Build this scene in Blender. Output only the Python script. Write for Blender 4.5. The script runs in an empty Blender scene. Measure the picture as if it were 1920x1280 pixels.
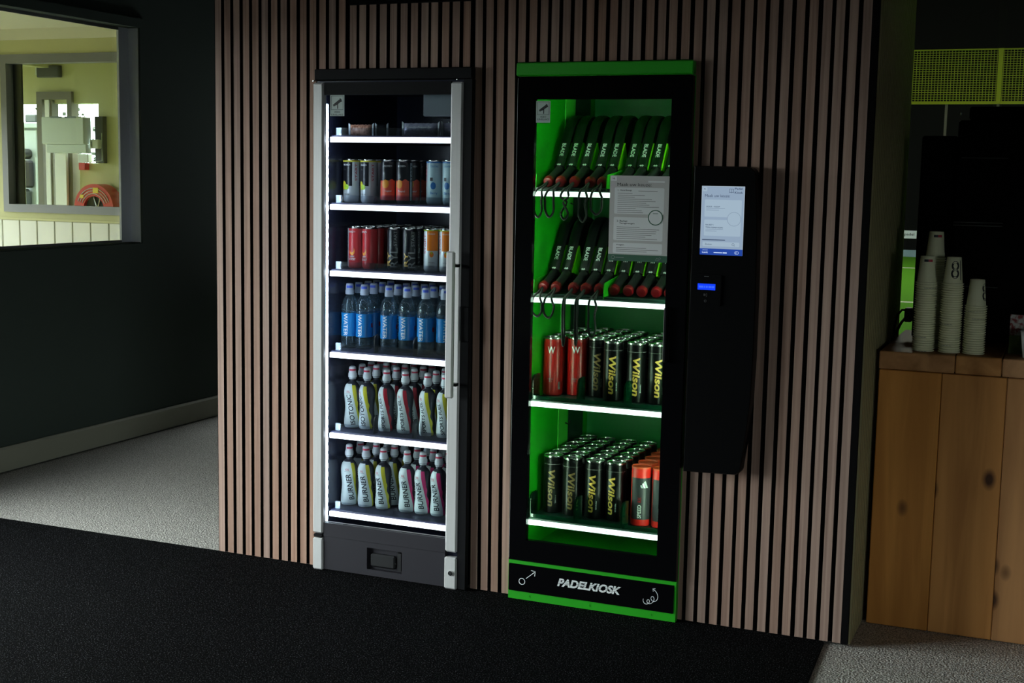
import bpy, bmesh, math, random
from mathutils import Vector, Matrix
random.seed(11)
S = bpy.context.scene
COL = S.collection
PI = math.pi

# ------------------------------------------------------------------ camera
cam_d = bpy.data.cameras.new('camera'); cam = bpy.data.objects.new('camera', cam_d); COL.objects.link(cam)
cam_d.sensor_fit = 'HORIZONTAL'; cam_d.sensor_width = 36.0
cam_d.lens = 2497.584 / 1920 * 36.0
cam_d.clip_start = 0.05; cam_d.clip_end = 300
_r = (0.92161892, 0.38763579, 0.01889589); _d = (0.06482416, -0.10575185, -0.99227737); _f = (-0.38264395, 0.91572651, -0.12259107)
cam.matrix_world = Matrix(((_r[0], -_d[0], -_f[0], 2.9454569), (_r[1], -_d[1], -_f[1], -4.17144213),
                           (_r[2], -_d[2], -_f[2], 1.45098906), (0, 0, 0, 1)))
S.camera = cam

# ------------------------------------------------------------------ world, daylight, exposure
SKY = 20.0
w = bpy.data.worlds.new('overcast_sky'); S.world = w; w.use_nodes = True
bg = w.node_tree.nodes['Background']; bg.inputs[0].default_value = (0.93, 0.97, 1.0, 1); bg.inputs[1].default_value = SKY
S.view_settings.view_transform = 'Standard'; S.view_settings.look = 'None'
S.view_settings.exposure = 0.0; S.view_settings.gamma = 1.0; S.view_settings.use_curve_mapping = False

def portal(name, loc, rot, sx, sy):
    l = bpy.data.lights.new(name, 'AREA'); l.shape = 'RECTANGLE'; l.size = sx; l.size_y = sy
    l.cycles.is_portal = True
    o = bpy.data.objects.new(name, l); COL.objects.link(o); o.location = loc; o.rotation_euler = rot
    return o
# glazed doors in the left wall outside the frame, window strip of the side room (x=-5.2)
portal('daylight_glazed_doors', (-1.86, -1.9, 1.05), (0, -PI/2, 0), 1.9, 2.8)
portal('daylight_side_room', (-5.25, 0.28, 1.05), (0, -PI/2, 0), 1.6, 0.66)
portal('daylight_side_room_far', (-5.25, 2.5, 1.05), (0, -PI/2, 0), 1.6, 0.8)
portal('daylight_right_window', (6.06, -6.4, 0.9), (0, PI/2, 0), 1.2, 2.4)
portal('added_far_room_fill', (-7.25, 4.0, 1.35), (0, -PI/2, 0), 1.7, 1.0)  # unseen side opening added to brighten the far room
portal('daylight_far_room', (-5.2, 5.02, 1.5), (-PI/2, 0, 0), 1.0, 0.9)
# lamp over the court hall and an added fill lamp
def lamp(name, loc, watts, sx, sy, col):
    l = bpy.data.lights.new(name, 'AREA'); l.shape = 'RECTANGLE'; l.size = sx; l.size_y = sy; l.energy = watts; l.color = col
    o = bpy.data.objects.new(name, l); COL.objects.link(o); o.location = loc
    return o
lamp('court_light', (0.5, 17.0, 6.6), 330, 1.2, 5.0, (1, 0.98, 0.85))
lamp('added_court_fill', (1.5, 6.5, 6.5), 110, 1.2, 2.5, (1, 0.98, 0.85))  # unseen fill lamp added to light the sign and mesh from the front
portal('added_passage_fill', (-1.36, 3.46, 1.0), (-PI/2, 0, 0), 0.6, 1.0)  # portal of the unseen opening added to brighten the passage

# ------------------------------------------------------------------ materials
def lin(c):
    r = []
    for x in c:
        x = x / 255.0
        r.append(x / 12.92 if x <= 0.04045 else ((x + 0.055) / 1.055) ** 2.4)
    return tuple(r) + (1.0,)
def mat(name, rgb, rough=0.5, metal=0.0, spec=0.5, emit=None, strength=0.0, noise=None, bump=None, coat=0.0):
    """noise=(scale xyz, amount, rgb2)  bump=(scale, strength)"""
    m = bpy.data.materials.new(name); m.use_nodes = True
    nt = m.node_tree; b = nt.nodes['Principled BSDF']
    b.inputs['Base Color'].default_value = lin(rgb); b.inputs['Roughness'].default_value = rough
    b.inputs['Metallic'].default_value = metal; b.inputs['Specular IOR Level'].default_value = spec
    b.inputs['Coat Weight'].default_value = coat
    if emit:
        b.inputs['Emission Color'].default_value = lin(emit); b.inputs['Emission Strength'].default_value = strength
    if noise or bump:
        tc = nt.nodes.new('ShaderNodeTexCoord')
    if noise:
        mp = nt.nodes.new('ShaderNodeMapping'); mp.inputs['Scale'].default_value = noise[0]
        nz = nt.nodes.new('ShaderNodeTexNoise'); nz.inputs['Scale'].default_value = 1.0; nz.inputs['Detail'].default_value = 6
        rp = nt.nodes.new('ShaderNodeValToRGB'); rp.color_ramp.elements[0].position = 0.5 - noise[1]; rp.color_ramp.elements[1].position = 0.5 + noise[1]
        rp.color_ramp.elements[0].color = lin(noise[2]); rp.color_ramp.elements[1].color = lin(rgb)
        nt.links.new(tc.outputs['Object'], mp.inputs[0]); nt.links.new(mp.outputs[0], nz.inputs['Vector'])
        nt.links.new(nz.outputs['Fac'], rp.inputs[0]); nt.links.new(rp.outputs[0], b.inputs['Base Color'])
    if bump:
        n2 = nt.nodes.new('ShaderNodeTexNoise'); n2.inputs['Scale'].default_value = bump[0]; n2.inputs['Detail'].default_value = 3
        bp = nt.nodes.new('ShaderNodeBump'); bp.inputs['Strength'].default_value = bump[1]; bp.inputs['Distance'].default_value = 0.004
        nt.links.new(tc.outputs['Object'], n2.inputs['Vector']); nt.links.new(n2.outputs['Fac'], bp.inputs['Height'])
        nt.links.new(bp.outputs[0], b.inputs['Normal'])
    return m
def wood(name, c1, c2, grain, rough, knots=None, vary=0.0):
    """grain = mapping scale; colour drifts per object by its random value"""
    m = bpy.data.materials.new(name); m.use_nodes = True; nt = m.node_tree; b = nt.nodes['Principled BSDF']; N = nt.nodes.new; L = nt.links.new
    b.inputs['Roughness'].default_value = rough; b.inputs['Specular IOR Level'].default_value = 0.3
    tc = N('ShaderNodeTexCoord'); oi = N('ShaderNodeObjectInfo')
    ad = N('ShaderNodeVectorMath'); ad.operation = 'ADD'
    sc = N('ShaderNodeVectorMath'); sc.operation = 'SCALE'; sc.inputs['Scale'].default_value = 37.0
    cx = N('ShaderNodeCombineXYZ'); L(oi.outputs['Random'], cx.inputs[0]); L(oi.outputs['Random'], cx.inputs[2]); L(cx.outputs[0], sc.inputs[0])
    L(tc.outputs['Object'], ad.inputs[0]); L(sc.outputs[0], ad.inputs[1])
    mp = N('ShaderNodeMapping'); mp.inputs['Scale'].default_value = grain; L(ad.outputs[0], mp.inputs[0])
    nz = N('ShaderNodeTexNoise'); nz.inputs['Scale'].default_value = 1; nz.inputs['Detail'].default_value = 8; nz.inputs['Distortion'].default_value = 0.6
    L(mp.outputs[0], nz.inputs['Vector'])
    rp = N('ShaderNodeValToRGB'); rp.color_ramp.elements[0].position = 0.3; rp.color_ramp.elements[1].position = 0.7
    rp.color_ramp.elements[0].color = lin(c1); rp.color_ramp.elements[1].color = lin(c2); L(nz.outputs['Fac'], rp.inputs[0])
    hs = N('ShaderNodeHueSaturation'); L(rp.outputs[0], hs.inputs['Color'])
    mr = N('ShaderNodeMapRange'); mr.inputs['To Min'].default_value = 1 - vary; mr.inputs['To Max'].default_value = 1 + vary; L(oi.outputs['Random'], mr.inputs[0]); L(mr.outputs[0], hs.inputs['Value'])
    m2 = N('ShaderNodeMath'); m2.operation = 'MULTIPLY'; m2.inputs[1].default_value = 7.31; L(oi.outputs['Random'], m2.inputs[0])
    m3 = N('ShaderNodeMath'); m3.operation = 'FRACT'; L(m2.outputs[0], m3.inputs[0])
    mr2 = N('ShaderNodeMapRange'); mr2.inputs['To Min'].default_value = 1 - vary * 1.3; mr2.inputs['To Max'].default_value = 1 + vary * 1.3; L(m3.outputs[0], mr2.inputs[0]); L(mr2.outputs[0], hs.inputs['Saturation'])
    out = hs.outputs[0]
    if knots:
        mk = N('ShaderNodeMapping'); mk.inputs['Scale'].default_value = (knots[0], knots[0], knots[0] * 0.62); L(ad.outputs[0], mk.inputs[0])
        vo = N('ShaderNodeTexVoronoi'); vo.inputs['Scale'].default_value = 1; L(mk.outputs[0], vo.inputs['Vector'])
        kr = N('ShaderNodeValToRGB'); kr.color_ramp.elements[0].position = knots[1]; kr.color_ramp.elements[0].color = (1, 1, 1, 1)
        kr.color_ramp.elements[1].position = knots[1] * 2.2; kr.color_ramp.elements[1].color = (0, 0, 0, 1); L(vo.outputs['Distance'], kr.inputs[0])
        mx = N('ShaderNodeMixRGB'); mx.inputs['Color2'].default_value = lin(knots[2]); L(kr.outputs[0], mx.inputs['Fac']); L(out, mx.inputs['Color1']); out = mx.outputs[0]
    L(out, b.inputs['Base Color'])
    bp = N('ShaderNodeBump'); bp.inputs['Strength'].default_value = 0.15; bp.inputs['Distance'].default_value = 0.002; L(nz.outputs['Fac'], bp.inputs['Height']); L(bp.outputs[0], b.inputs['Normal'])
    return m
def clear(name, tint=(255, 255, 255), ior=1.5, rough=0.0, opacity=0.0, body=(200, 200, 200)):
    """thin clear sheet: mostly transparent, mirror-like towards grazing angles"""
    m = bpy.data.materials.new(name); m.use_nodes = True; nt = m.node_tree; N = nt.nodes.new; L = nt.links.new
    nt.nodes.remove(nt.nodes['Principled BSDF']); o = nt.nodes['Material Output']
    t = N('ShaderNodeBsdfTransparent'); t.inputs[0].default_value = lin(tint)
    g = N('ShaderNodeBsdfGlossy'); g.inputs['Roughness'].default_value = rough
    fr = N('ShaderNodeFresnel'); ge = N('ShaderNodeNewGeometry'); mr = N('ShaderNodeMapRange')   # both faces of the sheet reflect alike
    mr.inputs['To Min'].default_value = ior; mr.inputs['To Max'].default_value = 1 / ior; L(ge.outputs['Backfacing'], mr.inputs[0]); L(mr.outputs[0], fr.inputs[0])
    mx = N('ShaderNodeMixShader'); L(fr.outputs[0], mx.inputs[0]); L(t.outputs[0], mx.inputs[1]); L(g.outputs[0], mx.inputs[2])
    last = mx
    if opacity > 0:
        d = N('ShaderNodeBsdfDiffuse'); d.inputs[0].default_value = lin(body)
        m2 = N('ShaderNodeMixShader'); m2.inputs[0].default_value = opacity; L(mx.outputs[0], m2.inputs[1]); L(d.outputs[0], m2.inputs[2]); last = m2
    L(last.outputs[0], o.inputs['Surface'])
    return m
def pile(name, c1, c2, c3, scale, bump, top=0.72, mid=0.5):
    """speckled loop carpet"""
    m = bpy.data.materials.new(name); m.use_nodes = True; nt = m.node_tree; b = nt.nodes['Principled BSDF']; N = nt.nodes.new; L = nt.links.new
    b.inputs['Roughness'].default_value = 1.0; b.inputs['Specular IOR Level'].default_value = 0.04
    tc = N('ShaderNodeTexCoord'); n1 = N('ShaderNodeTexNoise'); n1.inputs['Scale'].default_value = scale; n1.inputs['Detail'].default_value = 2; L(tc.outputs['Object'], n1.inputs['Vector'])
    rp = N('ShaderNodeValToRGB'); e = rp.color_ramp.elements; e[0].position = 0.36; e[0].color = lin(c1); e[1].position = top; e[1].color = lin(c3)
    k = e.new(mid); k.color = lin(c2); L(n1.outputs['Fac'], rp.inputs[0]); L(rp.outputs[0], b.inputs['Base Color'])
    vo = N('ShaderNodeTexVoronoi'); vo.inputs['Scale'].default_value = scale * 0.8; L(tc.outputs['Object'], vo.inputs['Vector'])
    bp = N('ShaderNodeBump'); bp.inputs['Strength'].default_value = bump; bp.inputs['Distance'].default_value = 0.006; bp.invert = True
    L(vo.outputs['Distance'], bp.inputs['Height']); L(bp.outputs[0], b.inputs['Normal'])
    return m

M = {}
M['slat'] = wood('walnut_slat', (132, 103, 90), (171, 139, 123), (70, 70, 1.3), 0.6, vary=0.10)
M['felt'] = mat('black_felt', (9, 8, 8), 0.95, spec=0.1)
M['sideslat'] = mat('side_slat_edge', (150, 140, 105), 0.7, spec=0.2)
M['darkwall'] = mat('charcoal_paint', (74, 84, 78), 0.85, spec=0.2, bump=(40, 0.05))
M['blackwall'] = mat('black_paint', (22, 22, 22), 0.9, spec=0.1)
M['ceil'] = mat('ceiling_black', (30, 30, 30), 0.95, spec=0.1)
M['basebd'] = mat('baseboard_paint', (165, 164, 146), 0.6)
M['carpet'] = pile('grey_loop_carpet', (116, 111, 106), (184, 178, 171), (236, 231, 225), 190, 0.5)
M['mat'] = pile('black_mat', (2, 2, 2), (3, 3, 4), (120, 120, 126), 240, 0.25, 0.80, 0.60)
M['matedge'] = mat('mat_rubber', (14, 14, 14), 0.8)
M['alu'] = mat('grey_window_frame', (128, 128, 130), 0.5)
M['reveal'] = mat('reveal_paint', (238, 242, 252), 0.5)
M['cream'] = mat('shaded_cream_paint', (200, 197, 148), 0.7, spec=0.3)  # shading of the upper wall put into this yellower cream
M['panelw'] = mat('wainscot_paint', (224, 224, 210), 0.6)
M['creamceil'] = mat('cream_ceiling', (225, 222, 200), 0.8)
M['palegrey'] = mat('pale_grey_enamel', (205, 212, 208), 0.4)
M['glass'] = clear('window_glass', (245, 250, 248), 1.45)
M['doorglass'] = clear('cooler_door_glass', (240, 245, 246), 1.3)
M['kglass'] = clear('kiosk_door_glass', (225, 238, 228), 1.3)
M['white'] = mat('white_plastic', (225, 228, 228), 0.45)
M['print_w'] = mat('white_print', (225, 228, 228), 0.5)
M['black'] = mat('black_plastic', (20, 20, 23), 0.45)
M['blackm'] = mat('black_satin_metal', (13, 13, 16), 0.6, spec=0.12)
M['charcoal'] = mat('charcoal_panel', (42, 40, 46), 0.6, spec=0.2)
M['gloss'] = mat('gloss_black', (7, 7, 9), 0.12, spec=0.4)
M['matteblack'] = mat('matte_black_enamel', (7, 7, 8), 0.4, spec=0.1)
M['silver'] = mat('brushed_silver', (206, 205, 205), 0.42, metal=0.2, noise=((200, 200, 3), 0.3, (194, 193, 193)))
M['chrome'] = mat('chrome', (210, 210, 210), 0.18, metal=1.0)
M['lid'] = mat('tin_lid', (190, 195, 190), 0.25, metal=1.0)
M['int_dark'] = mat('cooler_interior', (40, 43, 62), 0.24)
M['shelf_dark'] = mat('cooler_shelf', (44, 44, 74), 0.4)
M['led'] = mat('led_strip', (255, 255, 255), 0.5, emit=(220, 238, 255), strength=13.0)
M['ledchip'] = mat('led_chip', (255, 255, 255), 0.5, emit=(220, 238, 255), strength=36.0)
M['shelf_led'] = mat('lit_shelf_edge', (255, 255, 255), 0.5, emit=(250, 246, 255), strength=2.6)
M['kshelf_led'] = mat('lit_kiosk_shelf_edge', (255, 255, 255), 0.5, emit=(240, 242, 255), strength=3.0)
M['kled'] = mat('kiosk_led', (255, 255, 255), 0.5, emit=(240, 255, 240), strength=60.0)
M['clearplas'] = clear('clear_acrylic', (242, 246, 250), 1.4, 0.03, 0.015)
M['tealplas'] = clear('smoked_acrylic', (150, 185, 170), 1.45, 0.1, 0.12, (10, 90, 60))
M['green'] = mat('kiosk_green', (34, 160, 24), 0.42)
M['green_in'] = mat('kiosk_interior_green', (12, 176, 18), 0.5)
M['green_back'] = mat('kiosk_back_green', (14, 146, 66), 0.4)
M['strip_dark'] = mat('kiosk_dark_strip', (14, 52, 40), 0.5)
M['upright'] = mat('upright_green', (70, 214, 60), 0.5)
M['neon'] = mat('neon_green', (124, 226, 20), 0.4)
M['teal'] = mat('teal_tray', (16, 44, 38), 0.4)
M['racket'] = mat('racket_black', (8, 13, 12), 0.35)
M['rface'] = mat('racket_face', (10, 14, 13), 0.5, noise=((220, 220, 220), 0.1, (6, 8, 8)))
M['grip'] = mat('black_grip', (21, 24, 24), 0.55, bump=(260, 0.3))
M['redcap'] = mat('red_butt_cap', (104, 5, 14), 0.35)
M['strap'] = mat('black_cord', (8, 9, 9), 0.8)
M['red'] = mat('red_tube', (150, 16, 14), 0.3)
M['adred'] = mat('red_plastic', (214, 34, 26), 0.4)
M['adlid'] = mat('orange_red_lid', (206, 76, 42), 0.45)
M['tube'] = mat('black_tube', (7, 7, 9), 0.3, spec=0.3)
M['tubedk'] = mat('charcoal_tube', (48, 48, 54), 0.4)
M['gold'] = mat('gold_print', (224, 178, 84), 0.4)
M['bronze'] = mat('bronze_print', (120, 96, 58), 0.45)
M['grey_p'] = mat('grey_print', (130, 130, 130), 0.5)
M['dark_p'] = mat('dark_print', (26, 28, 40), 0.5)
M['red_p'] = mat('red_print', (190, 34, 60), 0.5)
M['pink'] = mat('pink_print', (214, 44, 116), 0.45)
M['crimson'] = mat('crimson_print', (176, 26, 46), 0.45)
M['yellow'] = mat('yellow_print', (206, 198, 44), 0.45)
M['lime'] = mat('lime_print', (160, 200, 40), 0.45)
M['orange'] = mat('orange_print', (240, 128, 20), 0.4)
M['can_silver'] = mat('can_silver', (196, 202, 206), 0.35, metal=0.3)
M['can_red'] = mat('can_red', (188, 44, 50), 0.35)
M['can_black'] = mat('can_black', (20, 22, 28), 0.3)
M['can_blue'] = mat('can_pale_blue', (176, 206, 214), 0.35)
M['coral'] = mat('coral_print', (232, 88, 62), 0.4)
M['amber'] = mat('amber_print', (236, 150, 44), 0.45)
M['blue_p'] = mat('blue_print', (40, 110, 176), 0.45)
M['bdark'] = mat('dark_bottle', (46, 48, 56), 0.3)
M['bwhite'] = mat('white_label', (212, 222, 220), 0.4)
M['capw'] = mat('white_cap', (214, 220, 222), 0.35)
M['capred'] = mat('red_spout', (206, 50, 80), 0.4)
M['capblue'] = mat('blue_spout', (66, 96, 214), 0.4)
M['pet'] = clear('clear_bottle', (214, 226, 232), 1.5, 0.04, 0.07, (180, 212, 228))
M['capclear'] = clear('frosted_cap', (235, 242, 250), 1.45, 0.2, 0.65, (220, 230, 245))
M['wlabel'] = mat('blue_label', (22, 128, 196), 0.35)
M['paper'] = mat('grey_poster_paper', (176, 174, 172), 0.6)
M['paperbox'] = mat('pale_poster_box', (206, 208, 208), 0.6)
M['paperfoot'] = mat('green_poster_foot', (36, 84, 62), 0.6)
M['ink'] = mat('black_ink', (26, 28, 28), 0.6)
M['inklt'] = mat('grey_ink', (96, 98, 98), 0.6)
M['stick'] = mat('sticker_paper', (176, 190, 184), 0.5)
M['scr'] = mat('screen_blue_grey', (0, 0, 0), 0.3, emit=(158, 180, 204), strength=0.8)
M['scr_edge'] = mat('screen_edge', (0, 0, 0), 0.3, emit=(190, 206, 220), strength=0.8)
M['scr_box'] = mat('screen_box', (0, 0, 0), 0.3, emit=(170, 192, 210), strength=0.86)
M['scr_bar'] = mat('screen_bar', (0, 0, 0), 0.3, emit=(36, 70, 160), strength=1.0)
M['scr_ink'] = mat('screen_ink', (0, 0, 0), 0.3, emit=(58, 72, 100), strength=0.9)
M['scr_grey'] = mat('screen_grey', (0, 0, 0), 0.3, emit=(128, 146, 168), strength=0.95)
M['scr_wht'] = mat('screen_white', (0, 0, 0), 0.3, emit=(200, 220, 250), strength=1.0)
M['lcd'] = mat('blue_lcd', (0, 0, 0), 0.3, emit=(16, 62, 250), strength=1.1)
M['lcdtx'] = mat('blue_lcd_text', (0, 0, 0), 0.3, emit=(60, 104, 250), strength=1.0)
M['plank'] = wood('pine_plank', (172, 114, 60), (214, 150, 86), (16, 16, 1.2), 0.6, knots=(6.5, 0.075, (70, 40, 20)), vary=0.06)
M['topplank'] = wood('pine_top', (150, 100, 54), (196, 140, 86), (14, 1.5, 14), 0.6, knots=(4.2, 0.05, (70, 40, 20)), vary=0.10)
M['cup'] = mat('paper_cup', (236, 235, 200), 0.6)
M['cupw'] = mat('white_paper_cup', (226, 226, 222), 0.6)
M['machine'] = mat('coffee_machine_black', (3, 3, 3), 0.25, spec=0.06)
M['seam'] = mat('seam_trim', (70, 70, 70), 0.3, metal=0.8)
M['cable'] = mat('black_cable', (10, 10, 10), 0.5)
M['leaf'] = mat('leaflet_print', (196, 196, 190), 0.5, noise=((70, 70, 70), 0.08, (140, 40, 44)))
M['leafg'] = mat('leaflet_green', (120, 140, 60), 0.5, noise=((40, 40, 40), 0.15, (70, 92, 26)))
M['mesh_y'] = mat('lime_mesh_paint', (160, 170, 14), 0.5)
M['turf'] = mat('court_turf', (96, 160, 44), 0.9, spec=0.1, bump=(60, 0.2))
M['kerb'] = mat('court_kerb', (150, 176, 190), 0.7)
M['line'] = mat('court_line', (220, 225, 200), 0.8)
M['paving'] = mat('dark_paving', (52, 52, 50), 0.9, noise=((6, 6, 6), 0.2, (42, 42, 40)))
M['ground'] = mat('outdoor_grass', (92, 112, 52), 0.95, spec=0.1, noise=((3, 3, 3), 0.2, (70, 92, 40)))
M['hosered'] = mat('hose_reel_red', (206, 40, 40), 0.4)
M['sticky'] = mat('yellow_sticker', (236, 200, 40), 0.5)
M['tarp'] = mat('blue_sheet', (38, 110, 190), 0.5)
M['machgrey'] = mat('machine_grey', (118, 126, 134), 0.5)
M['machdark'] = mat('machine_dark', (54, 58, 62), 0.5)
M['doorpost'] = mat('white_door_post', (236, 236, 232), 0.5)
M['taupe'] = mat('taupe_frame', (112, 106, 92), 0.6)
M['hedge'] = mat('hedge', (62, 70, 52), 0.9, noise=((9, 9, 9), 0.2, (34, 42, 28)))

# ------------------------------------------------------------------ mesh builder
_text_cache = {}
def text_geo(s, bold=0.0, shear=0.0):
    key = (s, bold, shear)
    if key in _text_cache: return _text_cache[key]
    cu = bpy.data.curves.new('txt', 'FONT'); cu.body = s; cu.size = 1.0; cu.offset = bold * .6; cu.shear = shear; cu.resolution_u = 4
    ob = bpy.data.objects.new('txt', cu); COL.objects.link(ob)
    dg = bpy.context.evaluated_depsgraph_get(); me = bpy.data.meshes.new_from_object(ob.evaluated_get(dg))
    bm = bmesh.new(); bm.from_mesh(me)      # cut into bands so that the letters can follow a curved surface
    lo = min(v.co.y for v in bm.verts); hi = max(v.co.y for v in bm.verts)
    for k in range(1, 6):
        bmesh.ops.bisect_plane(bm, geom=bm.verts[:] + bm.edges[:] + bm.faces[:], plane_co=(0, lo + (hi - lo) * k / 6, 0), plane_no=(0, 1, 0), dist=1e-5)
    bm.verts.index_update()
    V = [(v.co.x, v.co.y) for v in bm.verts]; F = [tuple(v.index for v in p.verts) for p in bm.faces]; bm.free()
    bpy.data.objects.remove(ob); bpy.data.curves.remove(cu); bpy.data.meshes.remove(me)
    x0 = min(v[0] for v in V); x1 = max(v[0] for v in V); y0 = min(v[1] for v in V); y1 = max(v[1] for v in V)
    V = [((v[0] - x0) / (x1 - x0) - .5, (v[1] - y0) / (y1 - y0) - .5) for v in V]
    _text_cache[key] = (V, F, (x1 - x0) / (y1 - y0)); return _text_cache[key]

class MB:
    def __init__(s): s.v = []; s.f = []; s.m = []
    def add(s, V, F, mi=0):
        b = len(s.v); s.v += [tuple(p) for p in V]
        for f in F: s.f.append(tuple(i + b for i in f)); s.m.append(mi)
        return s
    def box(s, x0, x1, y0, y1, z0, z1, mi=0):
        V = [(x0, y0, z0), (x1, y0, z0), (x1, y1, z0), (x0, y1, z0), (x0, y0, z1), (x1, y0, z1), (x1, y1, z1), (x0, y1, z1)]
        return s.add(V, [(0, 3, 2, 1), (4, 5, 6, 7), (0, 1, 5, 4), (1, 2, 6, 5), (2, 3, 7, 6), (3, 0, 4, 7)], mi)
    def rbox(s, x0, x1, y0, y1, z0, z1, b=.004, mi=0):
        X = (x0, x1); Y = (y0, y1); Z = (z0, z1); V = []; ix = {}
        for i in (0, 1):
            for j in (0, 1):
                for k in (0, 1):
                    sx, sy, sz = (1 - 2 * i) * b, (1 - 2 * j) * b, (1 - 2 * k) * b
                    for a, p in enumerate(((X[i], Y[j] + sy, Z[k] + sz), (X[i] + sx, Y[j], Z[k] + sz), (X[i] + sx, Y[j] + sy, Z[k]))):
                        ix[(i, j, k, a)] = len(V); V.append(p)
        F = []
        for i in (0, 1):
            q = [(i, 0, 0, 0), (i, 1, 0, 0), (i, 1, 1, 0), (i, 0, 1, 0)]; F.append([ix[t] for t in (q if i else q[::-1])])
            q = [(0, i, 0, 1), (1, i, 0, 1), (1, i, 1, 1), (0, i, 1, 1)]; F.append([ix[t] for t in (q[::-1] if i else q)])
            q = [(0, 0, i, 2), (1, 0, i, 2), (1, 1, i, 2), (0, 1, i, 2)]; F.append([ix[t] for t in (q if i else q[::-1])])
        for i in (0, 1):
            for j in (0, 1):
                F.append([ix[(i, j, 0, 0)], ix[(i, j, 0, 1)], ix[(i, j, 1, 1)], ix[(i, j, 1, 0)]])
                F.append([ix[(i, 0, j, 0)], ix[(i, 0, j, 2)], ix[(i, 1, j, 2)], ix[(i, 1, j, 0)]])
                F.append([ix[(0, i, j, 1)], ix[(0, i, j, 2)], ix[(1, i, j, 2)], ix[(1, i, j, 1)]])
                for k in (0, 1): F.append([ix[(i, j, k, 0)], ix[(i, j, k, 1)], ix[(i, j, k, 2)]])
        return s.add(V, F, mi)
    def prism(s, poly, a0, a1, axis='y', mi=0):
        """poly in (x,z) for axis y, (y,z) for axis x, (x,y) for axis z"""
        n = len(poly)
        def P(p, a): return (p[0], a, p[1]) if axis == 'y' else ((a, p[0], p[1]) if axis == 'x' else (p[0], p[1], a))
        V = [P(p, a0) for p in poly] + [P(p, a1) for p in poly]
        F = [tuple(range(n)), tuple(range(2 * n - 1, n - 1, -1))] + [(i, i + n, (i + 1) % n + n, (i + 1) % n) for i in range(n)]
        return s.add(V, F, mi)
    def lathe(s, prof, seg=24, c=(0, 0, 0), mi=0, cap=True):
        n = len(prof); V = []; F = []
        for k in range(seg):
            t = 2 * PI * k / seg
            for r, z in prof: V.append((c[0] + r * math.sin(t), c[1] - r * math.cos(t), c[2] + z))
        for k in range(seg):
            a = k * n; b = ((k + 1) % seg) * n
            for i in range(n - 1): F.append((a + i, b + i, b + i + 1, a + i + 1))
        if cap:
            F.append(tuple(k * n for k in range(seg))[::-1]); F.append(tuple(k * n + n - 1 for k in range(seg)))
        return s.add(V, F, mi)
    def disc(s, c, axis, r, h, seg=20, mi=0, r2=None):
        """short cylinder along axis from c"""
        V = []; r2 = r if r2 is None else r2
        for rr, a in ((r, 0), (r2, h)):
            for k in range(seg):
                t = 2 * PI * k / seg; u, v = rr * math.cos(t), rr * math.sin(t)
                V.append((c[0] + a, c[1] + u, c[2] + v) if axis == 'x' else ((c[0] + u, c[1] + a, c[2] + v) if axis == 'y' else (c[0] + u, c[1] + v, c[2] + a)))
        F = [tuple(range(seg)), tuple(range(2 * seg - 1, seg - 1, -1))] + [(i, (i + 1) % seg, (i + 1) % seg + seg, i + seg) for i in range(seg)]
        return s.add(V, F, mi)
    def shell(s, rf, z0, z1, ta, tb, nz=10, nt=10, off=.0006, mi=0):
        """patch on a turned surface: rf(z) radius, ta/tb(z) angles in degrees"""
        V = []; F = []
        for i in range(nz + 1):
            z = z0 + (z1 - z0) * i / nz; r = rf(z) + off; a = math.radians(ta(z)); b = math.radians(tb(z))
            for j in range(nt + 1):
                t = a + (b - a) * j / nt; V.append((r * math.sin(t), -r * math.cos(t), z))
        for i in range(nz):
            for j in range(nt):
                q = i * (nt + 1) + j; F.append((q, q + 1, q + nt + 2, q + nt + 1))
        return s.add(V, F, mi)
    def tube(s, pts, r, seg=8, closed=False, mi=0):
        pts = [Vector(p) for p in pts]; n = len(pts); V = []; F = []; up = Vector((0.123, 0.05, 1)).normalized()
        for i, p in enumerate(pts):
            a = pts[(i - 1) % n] if (closed or i > 0) else p; b = pts[(i + 1) % n] if (closed or i < n - 1) else p
            d = (b - a).normalized(); x = d.cross(up)
            if x.length < 1e-3: x = d.cross(Vector((1, 0, 0)))
            x.normalize(); y = x.cross(d).normalized()
            for k in range(seg):
                t = 2 * PI * k / seg; V.append(tuple(p + x * (r * math.cos(t)) + y * (r * math.sin(t))))
        m = n if closed else n - 1
        for i in range(m):
            for k in range(seg):
                a = i * seg; b = ((i + 1) % n) * seg; F.append((a + k, a + (k + 1) % seg, b + (k + 1) % seg, b + k))
        if not closed: F.append(tuple(range(seg))[::-1]); F.append(tuple((n - 1) * seg + k for k in range(seg)))
        return s.add(V, F, mi)
    def text(s, t, fn, w, h=None, bold=0.0, shear=0.0, mi=0):
        """fn maps centred text plane (u right, v up) to 3D"""
        V, F, asp = text_geo(t, bold, shear)
        if h is None: h = w / asp
        if w is None: w = h * asp
        return s.add([fn(a * w, b * h) for a, b in V], F, mi)
    def ftext(s, t, x, z, y, h, w=None, bold=0.0, shear=0.0, left=False, mi=0):
        V, F, asp = text_geo(t, bold, shear); w = w or h * asp; ox = x + (w / 2 if left else 0)
        return s.text(t, lambda u, v: (ox + u, y, z + v), w, h, bold, shear, mi)
    def frect(s, x0, x1, z0, z1, y, d=.0006, mi=0): return s.box(x0, x1, y - d, y, z0, z1, mi)
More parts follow.
